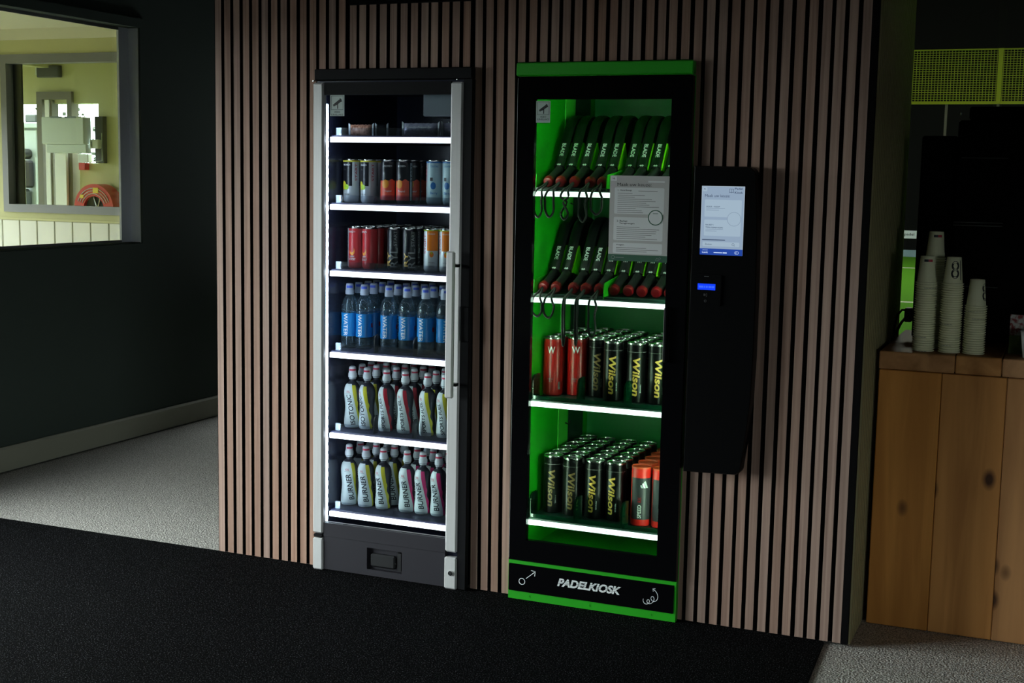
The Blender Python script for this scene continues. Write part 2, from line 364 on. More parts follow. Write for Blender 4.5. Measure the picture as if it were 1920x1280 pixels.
    def fline(s, pts, wd, y, d=.0006, mi=0):
        """flat stroke drawn in the x-z plane"""
        n = len(pts); V = []; F = []
        for i in range(n):
            a = pts[max(i - 1, 0)]; b = pts[min(i + 1, n - 1)]; dx, dz = b[0] - a[0], b[1] - a[1]; l = math.hypot(dx, dz) or 1
            nx, nz = -dz / l * wd / 2, dx / l * wd / 2; p = pts[i]
            for sg in (1, -1):
                for yy in (y - d, y): V.append((p[0] + sg * nx, yy, p[1] + sg * nz))
        for i in range(n - 1):
            a = 4 * i; b = a + 4
            F += [(a, b, b + 2, a + 2), (a + 1, a + 3, b + 3, b + 1), (a, a + 1, b + 1, b), (a + 2, b + 2, b + 3, a + 3)]
        F += [(0, 2, 3, 1), (4 * n - 4, 4 * n - 3, 4 * n - 1, 4 * n - 2)]
        return s.add(V, F, mi)
    def mesh(s, name, mats, smooth=None):
        me = bpy.data.meshes.new(name); me.from_pydata(s.v, [], s.f)
        for m in (mats if isinstance(mats, (list, tuple)) else [mats]): me.materials.append(M[m])
        me.polygons.foreach_set('material_index', s.m)
        if smooth:
            me.polygons.foreach_set('use_smooth', [True] * len(s.f)); me.update()
            me.set_sharp_from_angle(angle=math.radians(smooth))
        me.update(); return me
    def build(s, name, mats, parent=None, smooth=None, **kw):
        return put(name, s.mesh(name, mats, smooth), parent, **kw)

def put(name, me, parent=None, loc=None, rz=0.0, label=None, cat=None, group=None, kind=None):
    o = bpy.data.objects.new(name, me); COL.objects.link(o)
    if parent: o.parent = parent
    if loc: o.location = loc
    if rz: o.rotation_euler[2] = rz
    tag(o, label, cat, group, kind); return o
def tag(o, label=None, cat=None, group=None, kind=None):
    if label: o['label'] = label
    if cat: o['category'] = cat
    if group: o['group'] = group
    if kind: o['kind'] = kind
    return o
def thing(name, loc, label, cat, group=None, rz=0.0): return put(name, None, None, loc, rz, label, cat, group)
def struct(name, mb, m, parent=None, smooth=None):
    return mb.build(name, m, parent, smooth, kind='structure' if parent is None else None)
def copy_tree(o, parent=None):
    c = o.copy(); COL.objects.link(c)
    if parent: c.parent = parent
    for ch in list(o.children): copy_tree(ch, c)
    return c
def arc(cx, cz, r, a0, a1, n): return [(cx + r * math.cos(math.radians(a0 + (a1 - a0) * i / n)), cz + r * math.sin(math.radians(a0 + (a1 - a0) * i / n))) for i in range(n + 1)]
def rrect(x0, x1, z0, z1, r, n=5):
    return arc(x1 - r, z1 - r, r, 0, 90, n) + arc(x0 + r, z1 - r, r, 90, 180, n) + arc(x0 + r, z0 + r, r, 180, 270, n) + arc(x1 - r, z0 + r, r, 270, 360, n)

# ================================================================== SETTING
ZC = 2.78
struct('floor', MB().box(-1.725, 6.0, -8.0, 3.4, -.12, -.006), 'carpet')
struct('floor_mat', MB().prism([(-1.70, -7.0), (2.62, -7.0), (2.3165, -.377), (2.2995, .0), (2.29, .010), (-1.70, .010)], -.006, 0.0, 'z'), 'mat')
struct('ceiling', MB().box(-1.9, 6.0, -8.0, 3.4, ZC, ZC + .1), 'ceil')
# left wall with window opening
WY0, WY1, WZ0, WZ1 = .3, 1.742, 1.057, 2.2
mb = MB()
for a in ((-8, -3.3, -.1, ZC), (-3.3, -.5, -.1, .1), (-3.3, -.5, 1.92, ZC), (-.5, WY0, -.1, ZC), (WY1, 3.4, -.1, ZC), (WY0, WY1, -.1, WZ0), (WY0, WY1, WZ1, ZC)): mb.box(-1.845, -1.725, a[0], a[1], a[2], a[3])
struct('wall_left', mb, 'darkwall')
bs = struct('baseboard_left', MB().prism([(-1.725, .002), (-1.703, .002), (-1.703, .108), (-1.712, .118), (-1.725, .118)], -8.0, 3.39, 'y'), 'basebd')
win = struct('window_1', MB().box(-1.806, -1.799, WY0 + .005, WY1 - .005, WZ0 + .005, WZ1 - .005), 'glass')
f = MB()   # frame set back 6 cm in the reveal
f.box(-1.798, -1.785, WY1 - .084, WY1, WZ0, WZ1); f.box(-1.798, -1.785, WY0, WY0 + .08, WZ0, WZ1)
f.build('window_frame', 'reveal', win)
MB().box(-1.798, -1.785, WY0 + .08, WY1 - .084, WZ1 - .016, WZ1).build('window_frame_head', 'alu', win)
MB().box(-1.798, -1.785, WY0 + .08, WY1 - .084, WZ0, WZ0 + .016).build('window_frame_sill', 'alu', win)
MB().box(-1.785, -1.724, WY1 - .004, WY1, WZ0, WZ1).build('reveal', 'reveal', win)
MB().box(-1.785, -1.7245, WY0, WY1, WZ0 - .002, WZ0 + .004).build('sill', 'darkwall', win)
t = MB(); t.box(-1.726, -1.712, WY1 + .0, WY1 + .05, WZ0 - .045, WZ1 + .05); t.box(-1.726, -1.712, WY0 - .05, WY0, WZ0 - .045, WZ1 + .05)
t.box(-1.726, -1.712, WY0 - .0, WY1 + .0, WZ1 + .001, WZ1 + .05); t.box(-1.726, -1.712, WY0 - .0, WY1 + .0, WZ0 - .045, WZ0 - .003)
t.build('window_trim', 'darkwall', win)
# rear wall, glazed doors in the left wall, right wall, end wall of the passage
struct('wall_rear', MB().box(-1.9, 6.1, -8.12, -8.0, -.1, ZC), 'darkwall')
wr = struct('door_2', MB().box(-1.80, -1.79, -3.3, -.5, .1, 1.92), 'glass')
for y in (-3.3, -1.93, -.55): MB().box(-1.83, -1.76, y, y + .05, .1, 1.92).build('door_stile', 'alu', wr)
mb = MB()
for a in ((-8.0, -7.6, -.1, ZC), (-5.2, 3.5, -.1, ZC), (-7.6, -5.2, -.1, .3), (-7.6, -5.2, 1.5, ZC)): mb.box(6.0, 6.12, a[0], a[1], a[2], a[3])
struct('wall_right', mb, 'darkwall')
wq = struct('window_2', MB().box(6.05, 6.06, -7.6, -5.2, .3, 1.5), 'glass')
for y in (-7.6, -5.25): MB().box(6.02, 6.1, y, y + .05, .3, 1.5).build('window_stile', 'alu', wq)
mb = MB()
for a in ((-1.845, -1.66, -.1, ZC), (-1.06, -.02, -.1, ZC), (-1.66, -1.06, -.1, .5), (-1.66, -1.06, 1.5, ZC)): mb.box(a[0], a[1], 3.4, 3.5, a[2], a[3])
struct('wall_passage_end', mb, 'darkwall')
struct('added_window', MB().box(-1.66, -1.06, 3.45, 3.455, .5, 1.5), 'glass')  # pane of an unseen window added to light the passage carpet
struct('wall_box_left', MB().box(-.018, -.006, .021, 3.4, -.006, ZC), 'blackwall')

# slatted front wall -------------------------------------------------
SX = [-.001, .039, .079, .120, .160, .200, .240, .280, .320, .361, .401, .440, .480, .520, .564, .602, .642, .683, .723, .764, .804, .844, .881, .923, .962, 1.003,
      1.042, 1.082, 1.121, 1.162, 1.204, 1.244, 1.283, 1.322, 1.362, 1.402, 1.443, 1.484, 1.524, 1.563, 1.604, 1.646, 1.685, 1.722, 1.764, 1.805, 1.844, 1.884, 1.924,
      1.964, 2.003, 2.043, 2.084, 2.124, 2.164, 2.205, 2.244, 2.284, 2.324]
mb = MB()
for a in ((-.006, .43, .001), (1.062, 1.2, .001), (1.834, 2.372, .001)): mb.box(a[0], a[1], .012, .02, a[2], ZC)
mb.box(.43, 1.062, .012, .02, 1.82, ZC); mb.box(1.2, 1.834, .012, .02, 1.84, ZC)
mb.box(2.352, 2.372, -.001, .012, .001, ZC)
wall = struct('wall_front', mb, 'felt')
def slat_mesh(z0, z1, lean=0.0, wd=.0265):
    m = MB(); m.prism([(0 + lean, z0), (wd + lean, z0), (wd, z1), (0, z1)], 0.0, .0119, 'y'); m.m = [0] + [1] * (len(m.f) - 1); return m.mesh('slat', ['slat', 'felt'])   # veneered front, black core
FULL = slat_mesh(.003, ZC - .002); ABV_A = slat_mesh(1.818, 2.035); ABV_A2 = slat_mesh(1.818, ZC - .002); ABV_K = slat_mesh(1.8305, ZC - .002); LEAN = slat_mesh(.003, ZC - .002, .018)
for i, x in enumerate(SX):
    me = FULL
    if 11 <= i <= 13: me = ABV_A2
    elif 14 <= i <= 25: me = ABV_A
    elif 26 <= i <= 29: me = LEAN
    elif 30 <= i <= 44: me = ABV_K
    put('slat', me, wall, (x, 0, 0))
struct('trim_1', MB().box(.5655, 1.036, -.012, .0115, 2.036, ZC - .004), 'matteblack')
# side of the box, its slats seen edge-on
ws = struct('wall_box_right', MB().box(2.3605, 2.366, .0205, .9, -.006, ZC), 'blackwall')
SS = MB().box(0, .011, 0, .0265, .0, ZC - .004).mesh('slat', 'sideslat')
for k in range(22): put('slat', SS, ws, (2.3662, .024 + .04 * k, -.004))
struct('wall_box_back', MB().box(-.006, 2.3605, .88, .9, -.006, ZC), 'blackwall')

# court hall behind the counter -------------------------------------
struct('floor_hall', MB().box(-.95, 10, 3.5, 24, -.1, -.004), 'turf')
struct('floor_passage', MB().box(2.37, 6, .9, 3.4, -.02, -.005), 'carpet')
mb = MB(); mb.box(-1.05, 10, 24, 24.1, -.1, 7); mb.box(-1.05, -.95, 3.5, 24, -.1, 7); mb.box(10, 10.1, 3.5, 24, -.1, 7); mb.box(-1.05, 2.0, 3.42, 3.5, ZC, 7); mb.box(1.9, 10.1, 3.42, 3.5, ZC, 7)
mb.box(-.02, 1.3, 3.42, 3.5, -.1, ZC)
struct('wall_hall', mb, 'blackwall')
struct('ceiling_hall', MB().box(-1.05, 10.1, 3.4, 24.1, 7, 7.1), 'ceil')
struct('trim_court_kerb', MB().box(-.9, 9.9, 23.86, 23.99, -.004, .13), 'kerb')
for yy in (20.0, 12.9): struct('trim_court_line', MB().box(-.9, 9.9, yy, yy + .14, -.004, 0.0), 'line')
wh = struct('window_3', MB().box(2.0, 6.0, 3.44, 3.45, .1, ZC), 'glass')

# outdoors ground ----------------------------------------------------
mb = MB(); mb.box(-60, -1.9, -60, -.25, -.4, -.2); mb.box(6.2, 60, -60, 10, -.4, -.2); mb.box(-60, -5.3, -.25, 5.1, -.4, -.2)
struct('ground_paving', mb, 'paving')
struct('ground_grass', MB().box(-60, -1.6, 5.1, 60, -.4, -.2), 'ground')

# side room beyond the left window -----------------------------------
Y2 = 3.2
struct('floor_side_room', MB().box(-5.2, -1.845, -.1, 3.3, -.12, -.006), 'creamceil')
struct('ceiling_side_room', MB().box(-5.3, -1.845, -.2, 3.2, 2.405, 2.5), 'creamceil')
mb = MB()   # exterior wall with window strip
for a in ((-.2, -.05, -.1, 2.5), (.61, 2.1, -.1, 2.5), (2.9, 3.3, -.1, 2.5), (-.05, .61, -.1, .25), (-.05, .61, 1.85, 2.5), (2.1, 2.9, -.1, .25), (2.1, 2.9, 1.85, 2.5)): mb.box(-5.3, -5.2, a[0], a[1], a[2], a[3])
struct('wall_side_room_outer', mb, 'cream')
struct('wall_side_room_rear', MB().box(-5.3, -1.845, -.2, -.1, -.1, 2.5), 'cream')
# second window wall (parallel to the slats)
GX0, GX1, GZ0, GZ1 = -4.01, -2.3, 1.194, 2.17
mb = MB()
for a in ((-5.3, GX0 - .05, -.1, 2.5), (GX1 + .05, -1.845, -.1, 2.5), (GX0 - .05, GX1 + .05, -.1, GZ0 - .055), (GX0 - .05, GX1 + .05, GZ1 + .062, 2.5)): mb.box(a[0], a[1], Y2, Y2 + .1, a[2], a[3])
w2 = struct('wall_side_room_far', mb, 'cream')
MB().box(-5.2, -1.85, Y2 - .02, Y2, 1.084, 1.10).build('dado_rail', 'cream', w2)
MB().box(-5.2, -1.85, Y2 - .006, Y2, 2.33, 2.405).build('cornice', 'creamceil', w2)
pm = MB().rbox(.004, .152, -.012, 0, .0, 1.083, .003).mesh('panel', 'panelw')
for k in range(21): put('panel', pm, w2, (-5.17 + .1565 * k, Y2, 0))
win4 = struct('window_4', MB().box(GX0, GX1, Y2 + .04, Y2 + .046, GZ0, GZ1), 'glass')
f = MB(); f.box(GX0 - .05, GX0, Y2 - .01, Y2 + .08, GZ0 - .055, GZ1 + .062); f.build('window_jamb', 'alu', win4)
MB().box(GX1, GX1 + .05, Y2 - .01, Y2 + .08, GZ0 - .055, GZ1 + .062).build('window_jamb', 'alu', win4)
MB().box(GX0, GX1, Y2 - .01, Y2 + .08, GZ1, GZ1 + .062).build('window_head', 'alu', win4)
MB().box(GX0, GX1, Y2 - .02, Y2 + .08, GZ0 - .055, GZ0).build('window_sill', 'alu', win4)
MB().box(GX0 - .0, GX0 + .075, Y2 + .06, Y2 + .075, GZ0, GZ1).build('sliding_stile', 'black', win4)
# far room behind it
Y3 = 5.0
mb = MB()
mb.box(-5.3, -5.2, 3.3, 5.0, 2.3, 2.5)
for a in ((-7.2, -5.62, -.1, 3.2), (-4.72, -1.9, -.1, 3.2), (-5.62, -4.72, 2.0, 3.2), (-4.93, -4.72, -.1, 1.5)): mb.box(a[0], a[1], Y3, Y3 + .1, a[2], a[3])
mb.box(-7.3, -7.2, 3.2, 3.5, -.1, 3.2); mb.box(-7.3, -7.2, 4.5, 5.1, -.1, 3.2); mb.box(-7.3, -7.2, 3.5, 4.5, -.1, .5); mb.box(-7.3, -7.2, 3.5, 4.5, 2.2, 3.2); mb.box(-7.3, -5.3, 3.2, 3.3, -.1, 3.2); mb.box(-5.3, -1.85, 3.2, 3.3, 2.5, 3.2); mb.box(-1.95, -1.85, 3.3, 5.1, -.1, 3.2)  # gap in the left side added to let light into the far room
w3 = struct('wall_far_room', mb, 'cream')
struct('ceiling_far_room', MB().box(-7.3, -1.85, 3.2, 5.1, 3.2, 3.3), 'creamceil')
struct('floor_far_room', MB().box(-7.3, -1.85, 3.3, 5.1, -.12, -.006), 'creamceil')
d5 = struct('door_1', MB().box(-5.36, -5.30, Y3 - .03, Y3 + .06, .0, 2.1), 'taupe')
MB().box(-5.30, -5.03, Y3 - .03, Y3 + .06, 2.035, 2.1).build('door_head', 'taupe', d5)
MB().box(-5.03, -4.98, Y3 - .03, Y3 + .06, .0, 2.1).build('door_jamb', 'taupe', d5)
MB().box(-5.26, -5.215, Y3 - .04, Y3 + .05, .0, 2.03).build('door_stile', 'doorpost', d5)
MB().box(-5.215, -5.19, Y3 - .03, Y3 + .05, .0, 2.03).build('door_edge', 'taupe', d5)
struct('column_1', MB().rbox(-5.15, -5.02, Y3 - .06, Y3 - .031, -.004, 1.59, .006), 'doorpost')

# ================================================================== THINGS IN THE FAR ROOM AND OUTSIDE IT
o = thing('electrical_cabinet', (-4.97, Y3, 1.58), 'pale grey electrical cabinet seen through the inner window', 'cabinet')
MB().rbox(-.225, .225, -.16, -.062, .075, .30, .006).build('body', 'palegrey', o)
MB().rbox(-.20, .222, -.13, -.062, .0, .074, .004).build('lower_panel', 'palegrey', o)
for x in (-.12, .03): MB().box(x, x + .12, -.165, -.16, .29, .305).build('top_bracket', 'machgrey', o)
o = thing('switch_panel', (-4.69, Y3, 1.5), 'dark backing panel with a small white switch box beside the grey cabinet', 'switch')
MB().box(-.03, .055, -.05, -.001, .0, .39).build('backing', 'machdark', o)
sw = MB().rbox(-.045, .042, -.10, -.051, .12, .197, .006).build('switch_box', 'white', o)
MB().box(-.028, -.018, -.104, -.1, .135, .18).build('toggle', 'machgrey', sw)
MB().tube([(.05, -.06, .25), (.05, -.06, .02), (-.03, -.06, .01)], .004).build('conduit', 'palegrey', o)
o = thing('fire_alarm_box', (-4.845, Y3, 1.44), 'white box with red lower half on the cream wall', 'alarm box')
MB().rbox(-.055, .055, -.06, -.001, .062, .135, .005).build('box', 'white', o)
MB().rbox(-.052, .02, -.055, -.001, .0, .061, .004).build('red_lower_half', 'hosered', o)
o = thing('fire_hose_reel', (-4.655, Y3, 1.12), 'red fire hose reel with yellow stickers behind the inner window', 'hose reel')
mb = MB(); mb.v = []; P_ = [(.105, -.16), (.105, -.02), (.205, -.02), (.205, -.16)]
seg = 40; V = []; F = []
for k in range(seg):
    t_ = 2 * PI * k / seg
    for r_, y_ in P_: V.append((r_ * math.cos(t_), y_, r_ * math.sin(t_)))
for k in range(seg):
    a_ = 4 * k; b_ = 4 * ((k + 1) % seg)
    for i in range(4): F.append((a_ + i, a_ + (i + 1) % 4, b_ + (i + 1) % 4, b_ + i))
mb.add(V, F); mb.build('drum_flange', 'hosered', o)
MB().disc((0, -.13, 0), 'y', .1045, .11, 28).build('hub', 'charcoal', o)
for r_ in (.125, .148, .17):
    MB().tube([(r_ * math.cos(a / 18 * PI), -.163, r_ * math.sin(a / 18 * PI)) for a in range(2, 17)], .003).build('ring_line', 'palegrey', o)
for a, s_ in ((80, .028), (140, .018)):
    ca, sa = .155 * math.cos(math.radians(a)), .155 * math.sin(math.radians(a))
    MB().box(ca - s_, ca + s_, -.1665, -.1605, sa - s_ * .8, sa + s_ * .8).build('sticker', 'sticky', o)
for a in (60, 100, 330):
    MB().tube([(.02, -.135, 0), (.1 * math.cos(math.radians(a)), -.135, .1 * math.sin(math.radians(a)))], .006).build('spoke', 'chrome', o)
o = thing('wall_vent', (-5.215, Y3, 2.22), 'dark vent high on the wall of the far room', 'vent')
MB().rbox(-.12, .12, -.05, -.001, .0, .10, .006).build('housing', 'machdark', o)
MB().box(-.125, -.112, -.055, -.051, .02, .09).build('tab', 'palegrey', o)
o = thing('maintenance_machine', (-6.32, 5.9, -.2), 'tall grey machine standing outside the far room', 'machine')
MB().rbox(-.10, .12, 0, .4, .15, 2.02, .02).build('housing', 'machgrey', o)
MB().rbox(-.09, .05, -.12, -.001, .25, 1.45, .03).build('lower_body', 'machdark', o)
MB().rbox(-.11, .16, -.02, .42, 2.021, 2.08, .01).build('top_plate', 'machgrey', o)
MB().rbox(-.02, .08, -.1, -.001, 1.46, 1.72, .02).build('control_head', 'charcoal', o)
MB().disc((.01, -.13, 1.78), 'y', .05, .12, 20).build('gauge', 'black', o)
MB().disc((.02, -.136, 1.77), 'y', .016, .005, 16).build('gauge_face', 'white', o)
MB().rbox(-.10, .04, -.1, -.001, .9, 1.24, .02).build('pale_cover', 'taupe', o)
MB().tube([(.16, -.05, 1.75), (.17, -.06, 1.2), (.22, -.05, .7)], .02).build('pipe', 'machgrey', o)
MB().rbox(-.08, .06, .05, .2, 2.081, 2.16, .01).build('top_fitting', 'machdark', o)
MB().box(-.09, .11, .02, .38, .0, .149).build('base', 'machdark', o)
o = thing('dark_hose', (-5.55, 5.35, -.2), 'thick dark hose curving down behind the white door post', 'hose')
MB().tube([(-.10, 0, 1.78), (-.02, -.02, 1.66), (.03, -.05, 1.52), (.05, -.05, 1.4), (.05, -.05, .0)], .034, 10).build('hose', 'machdark', o)
for nm, x0, x1, y0, lb in (('left', -7.65, -7.12, 7.2, 'blue plastic sheet lying outside left of the door post'), ('right', -7.10, -6.62, 7.2, 'blue plastic sheet heaped outside right of the white column')):
    o = thing('blue_sheet', ((x0 + x1) / 2, y0, -.2), lb, 'sheet', 'blue sheets outside')
    hw = (x1 - x0) / 2
    MB().prism([(-hw, 0), (hw, 0), (hw, .8), (hw * .7, 1.28), (hw * .2, 1.42), (-hw * .4, 1.4), (-hw, 1.1)], 0, .5, 'y').build('sheet', 'tarp', o)
    MB().box(-hw * .9, hw * .9, -.03, -.001, .3, .9).build('crate', 'taupe', o)
for i, (x, y, h, wd, lb) in enumerate(((-15.2, 16, 2.9, .6, 'bare shrub against the sky outside the far room'), (-19.2, 19, 2.7, .7, 'shrub outside beyond the grey machine'), (-12.7, 14, 2.75, .45, 'small dark shrub outside above the grey cabinet'))):
    o = thing('shrub', (x, y, -.2), lb, 'shrub', 'shrubs outside the far room'); mb = MB()
    for k in range(420):
        a = random.uniform(0, 2 * PI); rr = wd * random.random() ** .6; z = random.uniform(.25 * h, h) * (1 - .15 * rr / wd); s_ = random.uniform(.018, .042)
        p = Vector((rr * math.cos(a), rr * math.sin(a), z)); u = Vector((random.uniform(-1, 1), random.uniform(-1, 1), random.uniform(-1, 1))).normalized() * s_; v = u.orthogonal().normalized() * s_
        mb.add([p - u, p + v, p + u, p - v], [(0, 1, 2, 3)])
    mb.build('foliage', 'hedge', o, kind='stuff')
    MB().tube([(0, 0, 0), (.03, 0, h * .5), (0, .02, h * .8)], .05).build('stem', 'taupe', o)

# ================================================================== WHITE DRINKS COOLER
A = thing('drinks_cooler', (0, 0, 0), 'tall glass door drinks cooler with silver pillars set into the slatted wall', 'cooler')
AX0, AX1, AZB, AZT, AYB = .4585, 1.03, .155, 1.755, .56     # inner cavity
mb = MB()
mb.box(.436, AX0, -.006, AYB + .03, .004, 1.775); mb.box(AX1, 1.04, -.006, AYB + .03, .004, 1.775); mb.box(AX0, AX1, AYB, AYB + .03, .004, 1.775)
mb.box(AX0, AX1, -.006, AYB, AZT, 1.775); mb.box(AX0, AX1, -.006, AYB, .004, AZB)
mb.build('cabinet', 'int_dark', A)
MB().rbox(.44, 1.052, -.034, -.002, 1.776, 1.8145, .003).build('top_cap', 'blackm', A)
dr = MB().box(.4785, .9735, -.03, -.008, 1.7255, 1.7685).build('door_header', 'blackm', A)
MB().box(.4785, .9735, -.030, -.008, .1285, .179).build('door_rail', 'charcoal', A)
MB().box(.4785, .9735, -.022, -.018, .1792, 1.7253).build('glass_pane', 'doorglass', A)
MB().box(.4785, .9735, -.018, -.0075, .1792, .1805).build('pane_gasket', 'black', A)
MB().rbox(.4345, .4776, -.036, -.008, .137, 1.768, .006).build('door_pillar', 'silver', A, label='silver door pillar on the hinge side')
MB().rbox(.9745, 1.0207, -.036, -.008, .134, 1.766, .006).build('door_pillar', 'silver', A, label='silver door pillar behind the handle')
MB().box(1.021, 1.052, -.030, -.003, .004, 1.775).build('side_channel', 'blackm', A)
MB().rbox(.4345, .4776, -.036, -.008, .0, .119, .005).build('foot_pillar', 'silver', A)
fp = MB().rbox(.9725, 1.0207, -.036, -.008, .0, .1155, .005).build('foot_pillar', 'silver', A)
MB().disc((1.0, -.036, .060), 'y', .0085, -.006, 18).build('lock_ring', 'chrome', fp); MB().disc((1.0, -.042, .060), 'y', .0045, -.002, 14).build('lock_barrel', 'black', fp)
bp_ = MB(); bp_.box(.4778, .659, -.028, -.006, .004, .1275); bp_.box(.8012, .9722, -.028, -.006, .004, .1275); bp_.box(.659, .8012, -.028, -.006, .004, .0268); bp_.box(.659, .8012, -.028, -.006, .1072, .1275); bp_.box(.659, .8012, -.010, -.006, .0268, .1072)
bp_ = bp_.build('plinth_panel', 'charcoal', A)
MB().rbox(.673, .7741, -.030, -.0105, .038, .0866, .006).build('vent_block', 'black', bp_); MB().box(.781, .796, -.024, -.0105, .034, .1).build('vent_clip', 'black', bp_)
MB().disc((.7765, -.0285, .061), 'y', .0022, -.0015, 10).build('screw', 'chrome', bp_)
h = MB().rbox(.985, 1.0145, -.078, -.060, .6895, 1.196, .005).build('handle', 'silver', A)
for z in (1.146, .735): MB().box(1.000, 1.0195, -.060, -.0362, z - .005, z + .005).build('handle_bracket', 'black', h)
MB().rbox(1.0245, 1.061, -.046, -.031, .884, 1.007, .004).build('lock_block', 'blackm', A)
MB().disc((.437, -.03, 1.7725), 'z', .006, .0035, 12).build('hinge_pin', 'chrome', A); MB().disc((.998, -.03, 1.7725), 'z', .004, .003, 12).build('hinge_pin', 'chrome', A)
MB().rbox(.437, .476, -.034, -.01, .1215, .133, .003).build('hinge_bracket', 'blackm', A)
# warning sticker
def sticker(parent, x0, x1, z0, z1, y):
    s_ = MB().frect(x0, x1, z0, z1, y).build('camera_sticker', 'stick', parent)
    cx = (x0 + x1) / 2; wd = x1 - x0; k = wd / .052; g = MB(); zt = z1 - .003 * k; b = .044 * k
    for a in ((cx - b / 2, cx + b / 2, zt - .001, zt), (cx - b / 2, cx + b / 2, zt - b, zt - b + .001), (cx - b / 2, cx - b / 2 + .001, zt - b, zt), (cx + b / 2 - .001, cx + b / 2, zt - b, zt)): g.frect(a[0], a[1], a[2], a[3], y - .0007, .0003)
    zc = zt - b * .42
    def q(pts): g.prism([(cx + p[0] * k, zc + p[1] * k) for p in pts], y - .0012, y - .0007, 'y')
    q([(-.011, -.006), (.009, .008), (.014, .0), (-.006, -.013)][::-1]); q([(.009, .012), (.015, .009), (.018, .0), (.012, .0)][::-1])
    q([(-.0155, -.009), (-.0105, -.0065), (-.0075, -.0125), (-.0125, -.015)][::-1]); q([(.0005, -.006), (.0035, -.006), (.0035, -.022), (.0005, -.022)][::-1])
    g.ftext('VIDEO', cx, zt - b - .007 * k, y - .0009, .006 * k, .022 * k, .02); g.ftext('SURVEILLANCE', cx, zt - b - .0155 * k, y - .0009, .0055 * k, .044 * k, .02)
    g.build('sticker_print', 'ink', s_)
sticker(A, .4985, .5556, 1.652, 1.7253, -.0222)
# light strip on the left inside
led = MB().box(.4590, .4625, -.0055, .012, .165, 1.70).build('light_bar', 'white', A)
MB().box(.4626, .4735, -.0045, .008, .17, 1.695).build('light_diffuser', 'led', led)
ch = MB().box(.4736, .4755, -.002, .006, -.009, .009).mesh('led_chip', 'ledchip')
for k in range(46): put('led_chip', ch, led, (0, 0, .19 + k * .0325))
# shelves
ASZ = [1.581, 1.341, 1.101, .803, .504, .209]; ASF = []
DIV = {0: (.722,), 1: (.634, .798), 2: (.638, .798), 3: (.639, .798), 4: (.639, .799), 5: (.722,)}
for i, z in enumerate(ASZ):
    sh = MB().rbox(.470, 1.026, .0335, .545, z - .016, z + .0055, .002).build('shelf', 'shelf_dark', A)
    MB().rbox(.4705, 1.024, .024, .033, z - .019, z, .0015).build('lit_shelf_edge', 'shelf_led', sh)
    MB().box(.480, 1.022, .046, .0475, z + .0057, z + .033).build('front_lip', 'clearplas', sh)
    MB().box(.482, .500, .0485, .056, z + .0057, z + .033).build('lip_clip', 'capclear', sh)
    for x in DIV[i]:
        hh = .030 if i in (0, 1, 2, 5) else .072
        pts = [(.05, z + .0057), (.0765, z + .0057), (.0765, z + hh)] + [(.05 + .02 - .02 * math.cos(math.radians(90 - a)), z + hh - .02 + .02 * math.sin(math.radians(90 - a))) for a in (0, 30, 60, 90)]
        MB().prism(pts, x, x + (.002 if hh < .05 else .005), 'x').build('divider', 'clearplas' if hh < .05 else 'black', sh)
    ASF.append(z + .0062)
MB().rbox(.823, 1.028, .060, .25, 1.655, 1.750, .004).build('reflection_block', 'machgrey', A, label='pale block standing in for a reflection at the top right inside')  # pale block built in place of a reflection on the door glass

# ------------------------------------------------------------------ drink containers
_U = 'first second third fourth fifth sixth seventh eighth ninth tenth eleventh twelfth thirteenth fourteenth fifteenth sixteenth seventeenth eighteenth nineteenth twentieth'.split()
ORD = _U + ['twenty-' + u for u in _U[:9]] + ['thirtieth'] + ['thirty-' + u for u in _U[:9]] + ['fortieth']
COLN = {}
def interp(prof):
    """radius as a function of height from (r,z) pairs"""
    P = sorted([(z, r) for r, z in prof])
    def f(z):
        if z <= P[0][0]: return P[0][1]
        for (z0, r0), (z1, r1) in zip(P, P[1:]):
            if z <= z1:
                t = (z - z0) / (z1 - z0) if z1 > z0 else 1; return r0 + (r1 - r0) * t
        return P[-1][1]
    return f
def smoothprof(P, n=4):
    """Catmull-Rom through (r,z) points"""
    out = []
    for i in range(len(P) - 1):
        p0 = P[max(i - 1, 0)]; p1 = P[i]; p2 = P[i + 1]; p3 = P[min(i + 2, len(P) - 1)]
        for k in range(n):
            t = k / n; out.append(tuple(.5 * (2 * p1[a] + (p2[a] - p0[a]) * t + (2 * p0[a] - 5 * p1[a] + 4 * p2[a] - p3[a]) * t * t + (3 * p1[a] - p0[a] - 3 * p2[a] + p3[a]) * t ** 3) for a in (0, 1)))
    out.append(P[-1]); return out
def wrap(rf, th, zc, off=.0012, rot=0, slant=0.0):
    """text plane onto turned surface; rot=90 reads upwards, -90 downwards; slant in degrees of turn per metre of height"""
    def fn(u, v):
        if rot == 90: u, v = -v, u
        elif rot == -90: u, v = v, -u
        z = zc + v; r = rf(z) + off; t = math.radians(th + slant * v) + u / r
        return (r * math.sin(t), -r * math.cos(t), z)
    return fn
class Kit:
    """a kind of container: list of (part name, mesh, label, [sub parts])"""
    def __init__(s): s.parts = []
    def add(s, name, mb, mats, smooth=40, label=None, of=None):
        s.parts.append((name, mb.mesh(name, mats, smooth), label, of)); return s
    def place(s, name, loc, rz, label, cat, group=None):
        o = thing(name, loc, label, cat, group, math.radians(rz)); made = {}
        for n, me, lb, of in s.parts:
            made[n] = put(n, me, made[of] if of else o, label=lb)
        return o

